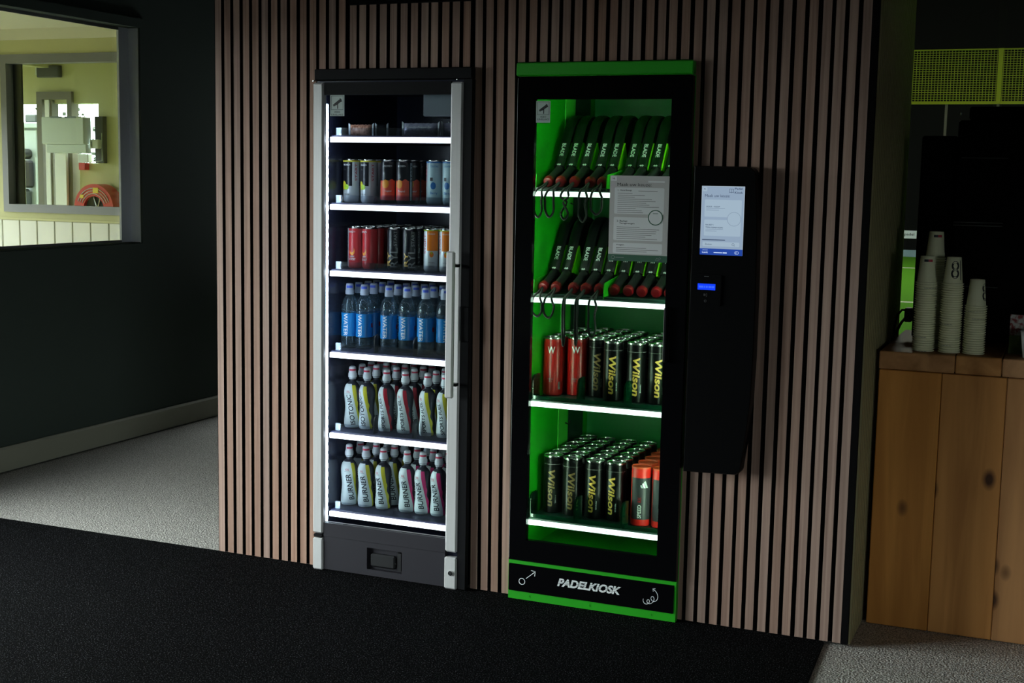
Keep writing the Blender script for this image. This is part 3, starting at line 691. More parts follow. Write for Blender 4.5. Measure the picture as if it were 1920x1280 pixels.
# sports bottle
SB = smoothprof([(.0, .0), (.020, .0005), (.027, .004), (.0300, .016), (.0296, .034), (.0274, .058), (.0264, .078), (.0272, .098), (.0294, .116), (.0304, .132), (.0292, .147), (.0245, .161), (.0165, .171), (.0112, .177), (.0108, .191)])
SBR = interp(SB)
CAPP = [(.0, .0), (.0150, .0), (.0160, .003), (.0158, .014), (.0142, .0175), (.0134, .020), (.0128, .034), (.0112, .040), (.007, .0425), (.0, .043)]
def sports_kit(word, band, th1, sub=None, small=True):
    k = Kit(); k.add('body', MB().lathe(SB, 28, cap=False), 'bdark')
    edge = lambda z: th1 + 27 - (z - .02) / .15 * 54 + 4 * math.sin(z / .17 * 2 * PI)
    k.add('white_label', MB().shell(SBR, .004, .167, lambda z: th1 - 175, edge, 24, 30, .0005), 'bwhite')
    k.add('colour_label', MB().shell(SBR, .006, .163, edge, lambda z: edge(z) + 15 + 16 * (z / .17) + 6 * math.sin(z * 150) * (z < .1), 24, 6, .0005), band)
    k.add('panel_line', MB().shell(SBR, .006, .165, lambda z: edge(z) - 66, lambda z: edge(z) - 66, 20, 1, .0009), 'dark_p', of='white_label')
    k.add('lettering', MB().text(word, wrap(SBR, th1 - 32, .074 if len(word) < 8 else .072, .0012, 90, -330), .098 if len(word) < 8 else .112, .0205 if len(word) < 8 else (.0185 if len(word) < 9 else .0145), .03), 'dark_p', None, of='white_label')
    k.add('red_letters', MB().text('XXL', wrap(SBR, th1 - 52, .139, .0012), .0155, .008, .02), 'red_p', None, of='white_label')
    k.add('small_line', MB().shell(SBR, .1315, .1322, lambda z: th1 - 74, lambda z: th1 - 32, 1, 6, .0011), 'dark_p', None, of='white_label')
    c = MB().lathe([(r, z + .1895) for r, z in CAPP], 20, cap=False); k.add('cap', c, 'capw')
    k.add('spout', MB().shell(interp([(r, z + .1895) for r, z in CAPP]), .2150, .2215, lambda z: -48, lambda z: 84, 1, 12, .0004), 'capred', of='cap')
    k.add('thread', MB().lathe([(.0130, .184), (.0132, .187)], 18), 'capw')
    return k
# water bottle
WB = smoothprof([(.0, .0), (.022, .0), (.0285, .004), (.0308, .014), (.0308, .05), (.0300, .09), (.0306, .13), (.0308, .150), (.0286, .168), (.0225, .184), (.0145, .195), (.0112, .200), (.0112, .207)])
WBR = interp(WB)
WC = [(.0, .0), (.0160, .0), (.0162, .012), (.0148, .016), (.0146, .030), (.0125, .039), (.0, .0405)]
WK = Kit(); WK.add('body', MB().lathe(WB, 28, cap=False), 'pet')
WK.add('label', MB().shell(WBR, .046, .132, lambda z: -112, lambda z: 128, 12, 30, .0006), 'wlabel')
WK.add('lettering', MB().text('WATER', wrap(WBR, -8, .089, .0013, -90), .082, .0165, .02), 'print_w', of='label')
WK.add('red_mark', MB().shell(WBR, .082, .098, lambda z: 76, lambda z: 100, 2, 4, .0012), 'red_p', of='label')
WK.add('base_lobes', MB().lathe([(.0, .010), (.012, .008), (.024, .0125), (.027, .018), (.0, .019)], 10, cap=False), 'pet')
WK.add('cap', MB().lathe([(r, z + .200) for r, z in WC], 20, cap=False), 'capclear')
WK.add('spout_window', MB().shell(interp([(r, z + .200) for r, z in WC]), .2235, .2325, lambda z: -28, lambda z: 62, 3, 10, .0005), 'capblue', of='cap')
WK.add('spout', MB().lathe([(.0, .214), (.0075, .214), (.0075, .230), (.0095, .231), (.0085, .2365), (.0, .2375)], 14, cap=False), 'capblue', of='cap')
# slim cans
def can_prof(h, r): return [(.0, .003), (r - .008, .003), (r - .007, .0), (r - .005, .0005), (r - .0015, .006), (r, .011), (r, h - .012), (r - .002, h - .007), (r - .0045, h - .0025), (r - .0045, h), (r - .006, h), (r - .007, h - .004), (.0, h - .004)]
CH, CR = .153, .0285
def ell(z, z0, z1): return math.sqrt(max(0, 1 - ((z - (z0 + z1) / 2) / ((z1 - z0) / 2)) ** 2))
def can_kit(base, cols, words, h=CH, r=CR, lid='lid'):
    """cols: (z0,z1,ta,tb,material) patches; words: (text, theta, zc, length, height, rot, material)"""
    k = Kit(); P = can_prof(h, r); rf = lambda z: r
    k.add('body', MB().lathe(P[3:8], 26, cap=False), base, 50)
    k.add('lid', MB().lathe(P[7:], 26, cap=False), lid, 40); k.add('base', MB().lathe(P[:4], 26, cap=False), 'lid', 40)
    k.add('pull_tab', MB().rbox(-.006, .006, -.012, .006, h - .0035, h - .0015, .0008), 'lid', 40, of='lid')
    for i, (z0, z1, ta, tb, m_) in enumerate(cols):
        k.add('printed_panel', MB().shell(rf, z0, z1, (lambda z, a=ta, b=tb, z0=z0, z1=z1: (a + b) / 2 - (b - a) / 2 * ell(z, z0, z1)) if m_[0] == '*' else (lambda z, a=ta: a),
              (lambda z, a=ta, b=tb, z0=z0, z1=z1: (a + b) / 2 + (b - a) / 2 * ell(z, z0, z1)) if m_[0] == '*' else (lambda z, b=tb: b), 10 if m_[0] == '*' else 2, max(2, int(abs(tb - ta) / 9)), .0004 + .0003 * i), m_.strip('*'), 40, of='body')
    for i, (tx, th, zc, ln, ht, ro, m_) in enumerate(words):
        k.add('lettering', MB().text(tx, wrap(rf, th, zc, .0022, ro), ln, ht, .015), m_, 40, of='body')
    return k
h, r = .157, .0295
CAN = {
 'lime': can_kit('can_silver', [(.060, .146, -62, 30, 'can_black'), (.045, .078, -56, -16, '*yellow'), (.046, .066, -30, 6, '*lime'), (.147, .152, -180, 180, 'yellow')], [('RECOVERY+', -10, .136, .030, .0065, 0, 'print_w'), ('START', 58, .11, .062, .009, 90, 'crimson'), ('NUTRITION', -30, .119, .016, .004, 0, 'grey_p'), ('APPLE LIME', -10, .03, .022, .005, 0, 'grey_p')], h, r),
 'coral': can_kit('can_black', [(.012, .082, -75, 55, 'coral'), (.012, .03, -75, 55, 'can_red'), (.054, .086, -44, 6, '*amber'), (.066, .088, 8, 44, '*coral'), (.012, .146, 62, 80, 'can_silver'), (.012, .146, -88, -76, 'can_silver')], [('RECOVERY+', 0, .134, .030, .0065, 0, 'print_w'), ('START', 71, .11, .062, .008, 90, 'dark_p'), ('START', -82, .11, .062, .007, 90, 'crimson'), ('Tropical', 0, .044, .026, .009, 0, 'print_w')], h, r),
 'blue': can_kit('can_blue', [(.147, .152, -180, 180, 'blue_p'), (.054, .080, -16, 22, '*blue_p'), (.084, .096, -20, 0, 'dark_p'), (.012, .146, -52, -44, 'can_silver')], [('CREATINE', 10, .135, .030, .0065, 0, 'blue_p'), ('Berry', 8, .040, .026, .012, 0, 'blue_p'), ('START', -58, .11, .062, .008, 90, 'red_p')], h, r),
 'red': can_kit('can_red', [(.008, .146, -74, -44, 'can_silver'), (.048, .078, -30, 12, '*amber'), (.058, .082, -28, 6, '*can_red')], [('ENERGY+', -12, .134, .030, .0065, 0, 'print_w'), ('START', -56, .10, .07, .009, 90, 'dark_p'), ('CHERRY', -8, .044, .02, .006, 0, 'print_w'), ('BOOST', -6, .034, .026, .008, 0, 'print_w')]),
 'black': can_kit('can_black', [(.010, .146, -55, -40, 'tubedk')], [('RYL', 12, .045, .070, .028, 90, 'grey_p'), ('RY', -28, .04, .05, .016, 90, 'gold'), ('START', 20, .115, .055, .012, 90, 'grey_p')]),
 'orange': can_kit('can_silver', [(.076, .147, -24, 62, 'orange'), (.147, .150, -180, 180, 'lime'), (.053, .073, -4, 26, '*orange'), (.064, .073, 6, 16, '*lime')], [('HYDRATE', 10, .136, .026, .005, 0, 'print_w'), ('START', -40, .10, .07, .008, 90, 'red_p'), ('VITAMIN', 10, .034, .024, .005, 0, 'grey_p'), ('ZERO', 12, .02, .02, .006, 0, 'grey_p')]),
}
def row(kit, name, x, y0, z, n, pitch, rots, front_label, back_label, cat, grp, dx=0.0):
    c = COLN[grp] = COLN.get(grp, -1) + 1; noun, shelf = back_label.split('|')
    for k in range(n):
        kit.place(name, (x + dx * k + (random.uniform(-.0015, .0015) if k else 0), y0 + pitch * k, z), (rots if k == 0 else rots + random.uniform(-25, 25)), front_label if k == 0 else '%s, %s from the front in row %s from left, %s shelf' % (noun, ORD[k], ('one', 'two', 'three', 'four', 'five', 'six')[c], shelf), cat, grp)
# top shelf bars
def bar(name, x0, x1, y, zt, hgt, label, body, printm, txt=None, lean=0.0):
    o = thing(name, ((x0 + x1) / 2, y, zt), label, 'snack bar', None); hw = (x1 - x0) / 2; n = 14; V = []; F = []
    for i in range(n + 1):
        t = i / n; x = -hw + 2 * hw * t; e = min(t, 1 - t) * 7; th_ = .012 * min(1, e) ** .6 + .0008
        wob = .0008 * math.sin(i * 2.7) * min(1, e)
        for a in range(8):
            q = 2 * PI * a / 8; V.append((x, -th_ * math.cos(q) + lean * .0, hgt / 2 + (hgt / 2 + wob - .0005) * math.sin(q)))
    for i in range(n):
        for a in range(8): F.append((i * 8 + a, i * 8 + (a + 1) % 8, i * 8 + 8 + (a + 1) % 8, i * 8 + 8 + a))
    F.append(tuple(range(8))[::-1]); F.append(tuple(n * 8 + a for a in range(8)))
    wv = min(v[2] for v in V); V = [(a, b, c - wv + .0004) for a, b, c in V]
    MB().add(V, F).build('wrapper', body, o, 60)
    for sg in (-1, 1): MB().prism([(sg * hw, .002), (sg * (hw + .006), .0), (sg * (hw + .007), hgt + .006), (sg * hw, hgt)], -.002, .002, 'y').build('crimped_end', printm, o)
    if txt: MB().text(txt, lambda u, v: (u, -.0135, hgt * .66 + v), hw * 1.5, hgt * .22, .015, .3).build('lettering', 'print_w', o)
    return o
M['wrap_br'] = mat('cookie_wrapper', (226, 166, 138), 0.35, noise=((120, 120, 60), 0.12, (150, 92, 70)))
M['wrap_gr'] = mat('silver_wrapper', (190, 186, 206), 0.35, metal=0.1, noise=((90, 90, 90), 0.2, (140, 136, 160)))
bar('snack_bar', .511, .600, .10, ASF[0], .040, 'brown cookie bar in clear wrapper on the top shelf', 'wrap_br', 'can_silver')
bar('snack_bar', .600, .640, .135, ASF[0], .042, 'dark wrapped bar half hidden behind the brown cookie bar', 'can_black', 'can_silver')
bar('snack_bar', .728, .862, .10, ASF[0], .046, 'silver grey wrapped snack bar, front one at right on the top shelf', 'wrap_gr', 'can_silver', 'Crunchy Protein Bar')
for k in range(4):
    bar('snack_bar', .870 + .012 * k, .940 + .012 * k, .128 + .030 * k, ASF[0], .048, 'silver wrapped snack bar at the right end of the top shelf, %s from the front' % ORD[k], 'wrap_gr', 'can_silver')['group'] = 'bars at the right end of the top shelf'
# second shelf
for x, rz, kd, n, fl in ((.498, 4, 'lime', 4, 'silver and black can with yellow lime, leftmost on the second shelf'), (.570, -2, 'lime', 4, 'silver and black can with yellow lime, second from left on the second shelf'),
                         (.652, 22, 'coral', 1, 'black can with coral fruit print, left one of the pair in the middle'), (.715, 8, 'coral', 3, 'black can with coral fruit print, right one of the pair in the middle'),
                         (.837, 12, 'blue', 3, 'pale blue can with blue berry print next to the silver pillar, left one'), (.900, -6, 'blue', 3, 'pale blue can with blue berry print, cut off by the silver pillar')):
    row(CAN[kd], 'drink_can', x, .132, ASF[1], n, .066, rz, fl, {'lime': 'lime can', 'coral': 'coral can', 'blue': 'pale blue can'}[kd] + '|second', 'can', 'cans on the second shelf')
# third shelf
for x, rz, kd, n, fl in ((.518, 10, 'red', 6, 'red can with yellow crescent, leftmost on the third shelf'), (.578, -12, 'red', 6, 'red can with yellow crescent, right one of the red pair'),
                         (.675, 8, 'black', 6, 'black can with gold letters, left one on the third shelf'), (.736, 26, 'black', 6, 'black can with grey letters beside the gold lettered can'),
                         (.829, 14, 'orange', 5, 'orange and silver can on the third shelf, fully visible one'), (.891, 6, 'orange', 5, 'orange and silver can half behind the silver pillar')):
    row(CAN[kd], 'drink_can', x, .130 if x < .6 or x > .8 else .142, ASF[2], n, .061, rz, fl, kd + ' can|third', 'can', 'cans on the third shelf')
# water
for i, (x, rz, y) in enumerate(((.491, 8, .135), (.557, 4, .128), (.658, 8, .13), (.733, 8, .13), (.813, 2, .12), (.882, 40, .135))):
    row(WK, 'water_bottle', x, y, ASF[3], 4 if i != 4 else 3, .069, rz, 'clear water bottle with blue label, ' + ('leftmost of the front row', 'second from left in the front row', 'third from left in the front row', 'fourth from left in the front row', 'fifth from left, next to the black divider', 'partly hidden by the door pillar')[i],
        'clear water bottle|fourth', 'bottle', 'water bottles on the fourth shelf')
# sports drinks
ISO = sports_kit('ISOTONIC', 'yellow', 34); SFR = sports_kit('SPORTS FUEL', 'crimson', 18); SFY = sports_kit('SPORTS FUEL', 'yellow', 18); BUY = sports_kit('BURNER', 'yellow', 34); BUP = sports_kit('BURNER', 'pink', 28)
for i, (x, rz, kt, fl) in enumerate(((.508, 16, ISO, 'white and yellow sports bottle, leftmost on the fifth shelf'), (.572, -16, ISO, 'white and yellow sports bottle, second on the fifth shelf beside the divider'),
                                    (.656, 6, SFR, 'white and red sports bottle, left one of the red pair'), (.736, 12, SFR, 'white and red sports bottle, right one of the red pair'),
                                    (.829, 6, SFY, 'white and yellow sports bottle at the right of the fifth shelf'), (.899, 10, SFY, 'white and yellow sports bottle cut off by the door pillar'))):
    row(kt, 'sports_bottle', x, (.128, .125, .12, .115, .11, .11)[i], ASF[4], 4, .073, rz, fl, 'capped sports bottle|fifth', 'bottle', 'sports bottles on the fifth shelf')
for i, (x, rz, kt, fl) in enumerate(((.497, 34, BUY, 'white and yellow sports bottle, leftmost on the bottom shelf'), (.569, 14, BUY, 'white and yellow sports bottle, second on the bottom shelf'),
                                    (.643, -4, BUY, 'white and yellow sports bottle, third on the bottom shelf'), (.741, 20, BUP, 'white and pink sports bottle, left one of three'),
                                    (.806, 6, BUP, 'white and pink sports bottle, middle one of three'), (.871, 2, BUP, 'white and pink sports bottle, right one of three'))):
    row(kt, 'sports_bottle', x, .125, ASF[5], 3, .075, rz, fl, 'capped sports bottle|bottom', 'bottle', 'sports bottles on the bottom shelf', .004)

# ================================================================== GREEN KIOSK COOLER
K = thing('padel_kiosk', (0, 0, 0), 'green and black glass door vending cabinet with rackets and ball tubes', 'vending cabinet')
KX0, KX1, KYB = 1.25, 1.79, .66
mb = MB(); mb.box(1.2125, KX0, -.006, KYB + .03, .004, 1.780); mb.box(KX1, 1.8035, -.006, KYB + .03, .004, 1.780); mb.box(KX0, KX1, KYB, KYB + .03, .004, 1.780)
mb.box(KX0, KX1, -.006, KYB, 1.752, 1.780); mb.box(KX0, KX1, -.006, KYB, .004, .155)
mb.build('cabinet', 'green_in', K)
MB().rbox(1.213, 1.8165, -.034, -.002, 1.782, 1.826, .004).build('top_cap', 'green', K)
MB().box(1.804, 1.8172, -.0085, -.001, .004, 1.7815).build('side_panel', 'green', K)
# door: black border, clear middle
mb = MB(); mb.box(1.2205, 1.2812, -.033, -.010, .140, 1.778); mb.box(1.7485, 1.8165, -.033, -.010, .140, 1.778); mb.box(1.2812, 1.7485, -.033, -.010, 1.7055, 1.778); mb.box(1.2812, 1.7485, -.033, -.010, .140, .2125)
dk = mb.build('door_frame', 'gloss', K)
MB().box(1.2814, 1.7483, -.031, -.026, .2127, 1.7053).build('glass_pane', 'kglass', dk)
MB().rbox(1.7515, 1.7615, -.052, -.0335, .865, 1.045, .003).build('door_handle', 'blackm', dk)
MB().box(1.7510, 1.7516, -.0515, -.034, .87, 1.04).build('handle_highlight', 'silver', dk)  # silver strip drawn in as the highlight along the handle
MB().box(1.2195, 1.2205, -.0325, -.0105, .145, 1.775).build('door_edge', 'silver', dk)
for x in (1.223, 1.806): MB().disc((x, -.022, 1.7785), 'z', .004, .003, 10).build('hinge_pin', 'chrome', K)
# plinth
mb = MB(); mb.box(1.2175, 1.8172, -.028, -.006, .0, .0285); mb.box(1.2175, 1.8172, -.028, -.006, .125, .137); mb.box(1.2175, 1.2192, -.028, -.006, .0285, .125); mb.box(1.8105, 1.8172, -.028, -.006, .0285, .125); mb.box(1.2192, 1.8105, -.012, -.006, .0285, .125)
pl = mb.build('plinth', 'green', K)
for x in (1.296, 1.5155, 1.733): MB().disc((x, -.028, .0147), 'y', .0032, -.002, 12).build('screw', 'green', pl)
pp = MB().prism(rrect(1.2195, 1.8102, .029, .1245, .004), -.031, -.0125, 'y').build('plinth_plate', 'gloss', K)
lt = MB()
V, F, asp = text_geo('PADELKIOSK', .07, .28)
lt.add([(1.5145 + a * .229, -.0316, .0812 + b * .0285) for a, b in V], F)
lt.build('lettering', 'print_w', pp)
g = MB()
for z in (.0885, .0822, .0768): g.frect(1.396 if z > .08 else 1.40, 1.634, z, z + (.0011 if z < .08 else .0009), -.0318, .0004)
g.build('lettering_stripes', 'gloss', pp)
g = MB(); g.fline(arc(1.2697, .0655, .0108, 0, 360, 28), .0024, -.0312); g.fline([(1.2845, .0775), (1.318, .1055)], .0024, -.0312)
g.fline([(1.303, .1085), (1.3185, .1062), (1.3165, .0895)], .0024, -.0312); g.build('circle_arrow_symbol', 'print_w', pp)
sq = [(1.7067, .0665), (1.7065, .0585), (1.711, .0515), (1.7185, .0495), (1.7255, .0535), (1.7285, .0605), (1.7255, .0655), (1.7205, .0635), (1.7200, .0570), (1.7260, .0525), (1.7340, .0540), (1.7420, .0620), (1.7440, .0720), (1.7400, .0780), (1.7345, .0765), (1.7335, .0690), (1.7400, .0620), (1.7490, .0635), (1.7555, .0720), (1.7560, .0840), (1.7500, .0960), (1.7385, .1045)]
sm = []
for i in range(len(sq) - 1):
    p0 = sq[max(i - 1, 0)]; p1 = sq[i]; p2 = sq[i + 1]; p3 = sq[min(i + 2, len(sq) - 1)]
    for k in range(4):
        t_ = k / 4; sm.append(tuple(.5 * (2 * p1[a] + (p2[a] - p0[a]) * t_ + (2 * p0[a] - 5 * p1[a] + 4 * p2[a] - p3[a]) * t_ * t_ + (3 * p1[a] - p0[a] - 3 * p2[a] + p3[a]) * t_ ** 3) for a in (0, 1)))
g = MB().fline(sm, .0017, -.0312); g.fline([(1.7475, .106), (1.7385, .1048), (1.7405, .0955)], .0017, -.0312); g.build('spiral_arrow_symbol', 'print_w', pp)
sticker(K, 1.2865, 1.3365, 1.630, 1.7010, -.0312)
# inside: uprights, light bars, shelves
MB().rbox(KX0 + .0003, KX0 + .0035, .335, .43, .16, 1.745, .001).build('upright', 'upright', K)
MB().box(KX0 + .0003, KX0 + .003, .445, .60, .16, 1.745).build('dark_strip', 'strip_dark', K)  # dark green strip on the left inner wall behind the upright
MB().box(KX0 + .001, KX1 - .001, KYB - .006, KYB - .0005, .16, 1.745).build('back_panel', 'green_back', K)
for z in (.55, .62, 1.0, 1.36):
    MB().tube([(KX0 + .006, .40, z), (KX0 + .022, .40, z - .006), (KX0 + .025, .40, z + .012)], .0025, 6).build('hook', 'black', K)
lb = MB().box(1.2505, 1.2535, -.004, .012, .17, 1.74).build('light_bar', 'white', K); MB().box(1.2536, 1.2565, -.003, .010, .175, 1.735).build('light_diffuser', 'kled', lb)
lb = MB().box(1.7865, 1.7895, -.004, .012, .17, 1.74).build('light_bar', 'white', K); MB().box(1.7835, 1.7864, -.003, .010, .175, 1.735).build('light_diffuser', 'kled', lb)
KSZ = [1.405, 1.046, .687, .270]; KSF = []
for i, z in enumerate(KSZ):
    sh = MB().rbox(1.2575, 1.7825, .0335, .62, z - .014, z + .004, .002).build('shelf', 'teal', K)
    MB().rbox(1.259, 1.786, .024, .033, z - .0165, z, .0015).build('lit_shelf_edge', 'kshelf_led', sh)
    MB().rbox(1.2535, 1.2585, .022, .036, z - .021, z + .003, .001).build('edge_clip', 'black', sh)
    if i < 2:
        for x in (1.5105,): MB().prism([(.045, z + .0042), (.56, z + .0042), (.56, z + .10), (.30, z + .086), (.052, z + .058)], x, x + .0035, 'x').build('divider', 'green', sh)
        MB().prism([(.045, z + .0042), (.56, z + .0042), (.56, z + .10), (.30, z + .086), (.052, z + .058)], 1.2575, 1.2595, 'x').build('divider', 'green', sh)
        MB().box(1.2600, 1.5100, .045, .56, z + .0042, z + .0125).build('tray', 'teal', sh); MB().box(1.5145, 1.786, .045, .56, z + .0042, z + .0125).build('tray', 'teal', sh)
        KSF.append(z + .0126)
    else:
        for x in (1.2635, 1.4305, 1.5985):
            for xx in (x - .004, x + .002):
                hh = .088
                pts = [(.042, z + .0042), (.108, z + .0042), (.108, z + hh)] + [(.042 + .028 - .028 * math.sin(math.radians(a)), z + hh - .028 + .028 * math.cos(math.radians(a))) for a in (0, 25, 50, 70, 90)]
                MB().prism(pts, xx, xx + .0015, 'x').build('tray_side', 'tealplas', sh)
        for x0, x1 in ((1.266, 1.426), (1.433, 1.594), (1.601, 1.785)): MB().box(x0, x1, .044, .0455, z + .0042, z + .018).build('tray_lip', 'tealplas', sh)
        KSF.append(z + .0045)
        MB().ftext('Padelballen / koop' if i == 2 else 'Tennisballen / Koop', 1.507 if i == 2 else 1.525, z - .0082, .0238, .0095, .110, .0).build('shelf_lettering', 'grey_p', sh)

# ------------------------------------------------------------------ rackets
AL = math.radians(22)
def st(s, t, x=0.0): return (x, s * math.cos(AL) - t * math.sin(AL), .021 + s * math.sin(AL) + t * math.cos(AL))
Cs, Rh = .30, .122
Ns, Nt = .105, .0165
dx_, dt_ = Ns - Cs, Nt; dist = math.hypot(dx_, dt_); base_a = math.atan2(dt_, dx_); ta = base_a - math.acos(Rh / dist)
def outline(off, n=40):
    R_ = Rh - off; up = [(Ns + off * .4, max(Nt - off, .004))]
    a0 = ta
    pts = up[:]
    for i in range(n + 1):
        a = a0 - (2 * a0) * i / n
        pts.append((Cs + R_ * math.cos(a), R_ * math.sin(a)))
    pts.append((up[0][0], -up[0][1])); return pts
def racket_meshes():
    O = outline(0); I = outline(.017); n = len(O); sec = []
    fr = MB(); V = []; F = []
    for i in range(n):
        o_, i_ = O[i], I[i]
        m = lambda k: (o_[0] + (i_[0] - o_[0]) * k, o_[1] + (i_[1] - o_[1]) * k)
        for p, x in ((m(1), -.016), (m(.35), -.0185), (m(.08), -.014), (m(0), -.009), (m(0), .009), (m(.08), .014), (m(.35), .0185), (m(1), .016)): V.append(st(p[0], p[1], x))
    for i in range(n):
        a = 8 * i; b = 8 * ((i + 1) % n)
        for k in range(8): F.append((a + k, b + k, b + (k + 1) % 8, a + (k + 1) % 8))
    fr.add(V, F)
    # face plate: disc cut by a chord towards the throat
    fc = MB(); pts = [(Cs + (Rh - .016) * math.cos(math.radians(a)), (Rh - .016) * math.sin(math.radians(a))) for a in range(-150, 151, 10)]
    n2 = len(pts); V = [st(p[0], p[1], -.0145) for p in pts] + [st(p[0], p[1], .0145) for p in pts]
    fc.add(V, [tuple(range(n2)), tuple(range(2 * n2 - 1, n2 - 1, -1))] + [(i, (i + 1) % n2, (i + 1) % n2 + n2, i + n2) for i in range(n2)])
    th = MB(); pts = [(.116, .0), (.150, .024), (.178, .044), (.198, .058), (.212, .060), (.212, -.060), (.198, -.058), (.178, -.044), (.150, -.024)]
    n3 = len(pts); V = [st(p[0], p[1], -.0194) for p in pts] + [st(p[0], p[1], .0194) for p in pts]
    th.add(V, [tuple(range(n3)), tuple(range(2 * n3 - 1, n3 - 1, -1))] + [(i, (i + 1) % n3, (i + 1) % n3 + n3, i + n3) for i in range(n3)])
    hd = MB(); V = []; F = []
    for s_, r_ in ((.0, .0160), (.02, .0150), (.09, .0145), (.105, .0158), (.122, .0162)):
        for k in range(8):
            q = PI / 8 + 2 * PI * k / 8; V.append(st(s_, r_ * math.sin(q) * 1.08, r_ * math.cos(q)))
    for i in range(4):
        for k in range(8): F.append((i * 8 + k, i * 8 + (k + 1) % 8, i * 8 + 8 + (k + 1) % 8, i * 8 + 8 + k))
    F += [tuple(range(8)), tuple(range(32, 40))]
    hd.add(V, F)
    bt = MB(); V = []; F = []
    for s_, r_ in ((-.012, .0120), (-.011, .0165), (-.003, .0192), (.006, .0190), (.0075, .0160)):
        for k in range(16): q = 2 * PI * k / 16; V.append(st(s_, r_ * math.sin(q), r_ * math.cos(q)))
    for i in range(4):
        for k in range(16): F.append((i * 16 + k, i * 16 + (k + 1) % 16, i * 16 + 16 + (k + 1) % 16, i * 16 + 16 + k))
    F += [tuple(range(16)), tuple(range(64, 80))]
    bt.add(V, F)
    # lettering on the upper edge between neck and head
    tp = O[1]; L = math.hypot(tp[0] - Ns, tp[1] - Nt); ex, et = (tp[0] - Ns) / L, (tp[1] - Nt) / L; nx, nt_ = -et, ex
    if nt_ < 0: nx, nt_ = -nx, -nt_
    def fn(u, v):
        d = .066 - u; return st(Ns + ex * d + nx * .0008, Nt + et * d + nt_ * .0008, v)
    lt = MB().text('BLADE', fn, .054, .0135, .03)
    lg = MB(); d = .004
    for a, b in ((-.004, -.002), (.0015, .0045)):
        lg.add([st(Ns + ex * (d + q) + nx * .0012, Nt + et * (d + q) + nt_ * .0012, x) for q, x in ((-.004, a), (-.004, b), (.004, b), (.004, a))], [(0, 1, 2, 3)])
    lg.add([st(Ns + ex * (d + q) + nx * .0012, Nt + et * (d + q) + nt_ * .0012, x) for q, x in ((-.0015, -.007), (-.0015, .007), (.0015, .007), (.0015, -.007))], [(0, 1, 2, 3)])
    return [('frame', fr.mesh('frame', 'racket', 35)), ('face', fc.mesh('face', 'rface')), ('throat', th.mesh('throat', 'neon')), ('handle', hd.mesh('handle', 'grip', 50)), ('butt_cap', bt.mesh('butt_cap', 'redcap', 40)), ('lettering', lt.mesh('lettering', 'print_w')), ('logo', lg.mesh('logo', 'print_w'))]
RM = racket_meshes()
def strap_pts(wl, wr, depth, twist):
    """cord loop from the butt cap over the shelf edge, hanging down in front of it"""
    zt = .004; P = [(0.0, -.014, .018), (-wl * .3, -.045, .004), (-wl * .6, -.082, -.008)]
    P += [(-wl, -.090, -.03), (-wl * (1 - twist), -.090, -depth * .45), (-wl * .9, -.089, -depth * .8), (0 + (wr - wl) * .5, -.088, -depth)]
    P += [(wr * .9, -.089, -depth * .8), (wr * (1 - twist), -.094, -depth * .45), (wr, -.092, -.03), (wr * .6, -.083, -.008), (wr * .3, -.045, .004), (.002, -.014, .016)]
    out = []
    for i in range(len(P) - 1):
        p0 = P[max(i - 1, 0)]; p1 = P[i]; p2 = P[i + 1]; p3 = P[min(i + 2, len(P) - 1)]
        for k in range(4):
            t_ = k / 4; out.append(tuple(.5 * (2 * p1[a] + (p2[a] - p0[a]) * t_ + (2 * p0[a] - 5 * p1[a] + 4 * p2[a] - p3[a]) * t_ * t_ + (3 * p1[a] - p0[a] - 3 * p2[a] + p3[a]) * t_ ** 3) for a in (0, 1, 2)))
    return out
ST = {(0, 0): (.018, .012, .10, .1), (0, 1): (.022, .010, .098, .0), (0, 2): (.016, .012, .105, 1.4), (0, 3): (.008, .022, .11, .3), (0, 4): (.010, .030, .085, .0),
      (1, 0): (.006, .030, .075, .0), (1, 1): (.010, .024, .078, -.2), (1, 2): (.004, .003, .17, .0), (1, 3): (.005, .004, .165, .0), (1, 4): (.006, .022, .135, .2)}
for rw, xs in enumerate(([1.289, 1.333, 1.383, 1.439, 1.483, 1.546, 1.588, 1.636, 1.688, 1.740], [1.279, 1.325, 1.388, 1.433, 1.481, 1.534, 1.584, 1.631, 1.682, 1.727])):
    for i, x in enumerate(xs):
        o = thing('padel_racket', (x, .092, KSF[rw]), 'black padel racket, %s from left on the %s racket shelf' % (ORD[i], ('upper', 'lower')[rw]), 'racket', 'padel rackets in the green cabinet')
        for n_, me in RM: put(n_, me, o)
        if (rw, i) in ST:
            MB().tube(strap_pts(*ST[(rw, i)]), .0040, 8).build('wrist_strap', 'strap', o, 60)

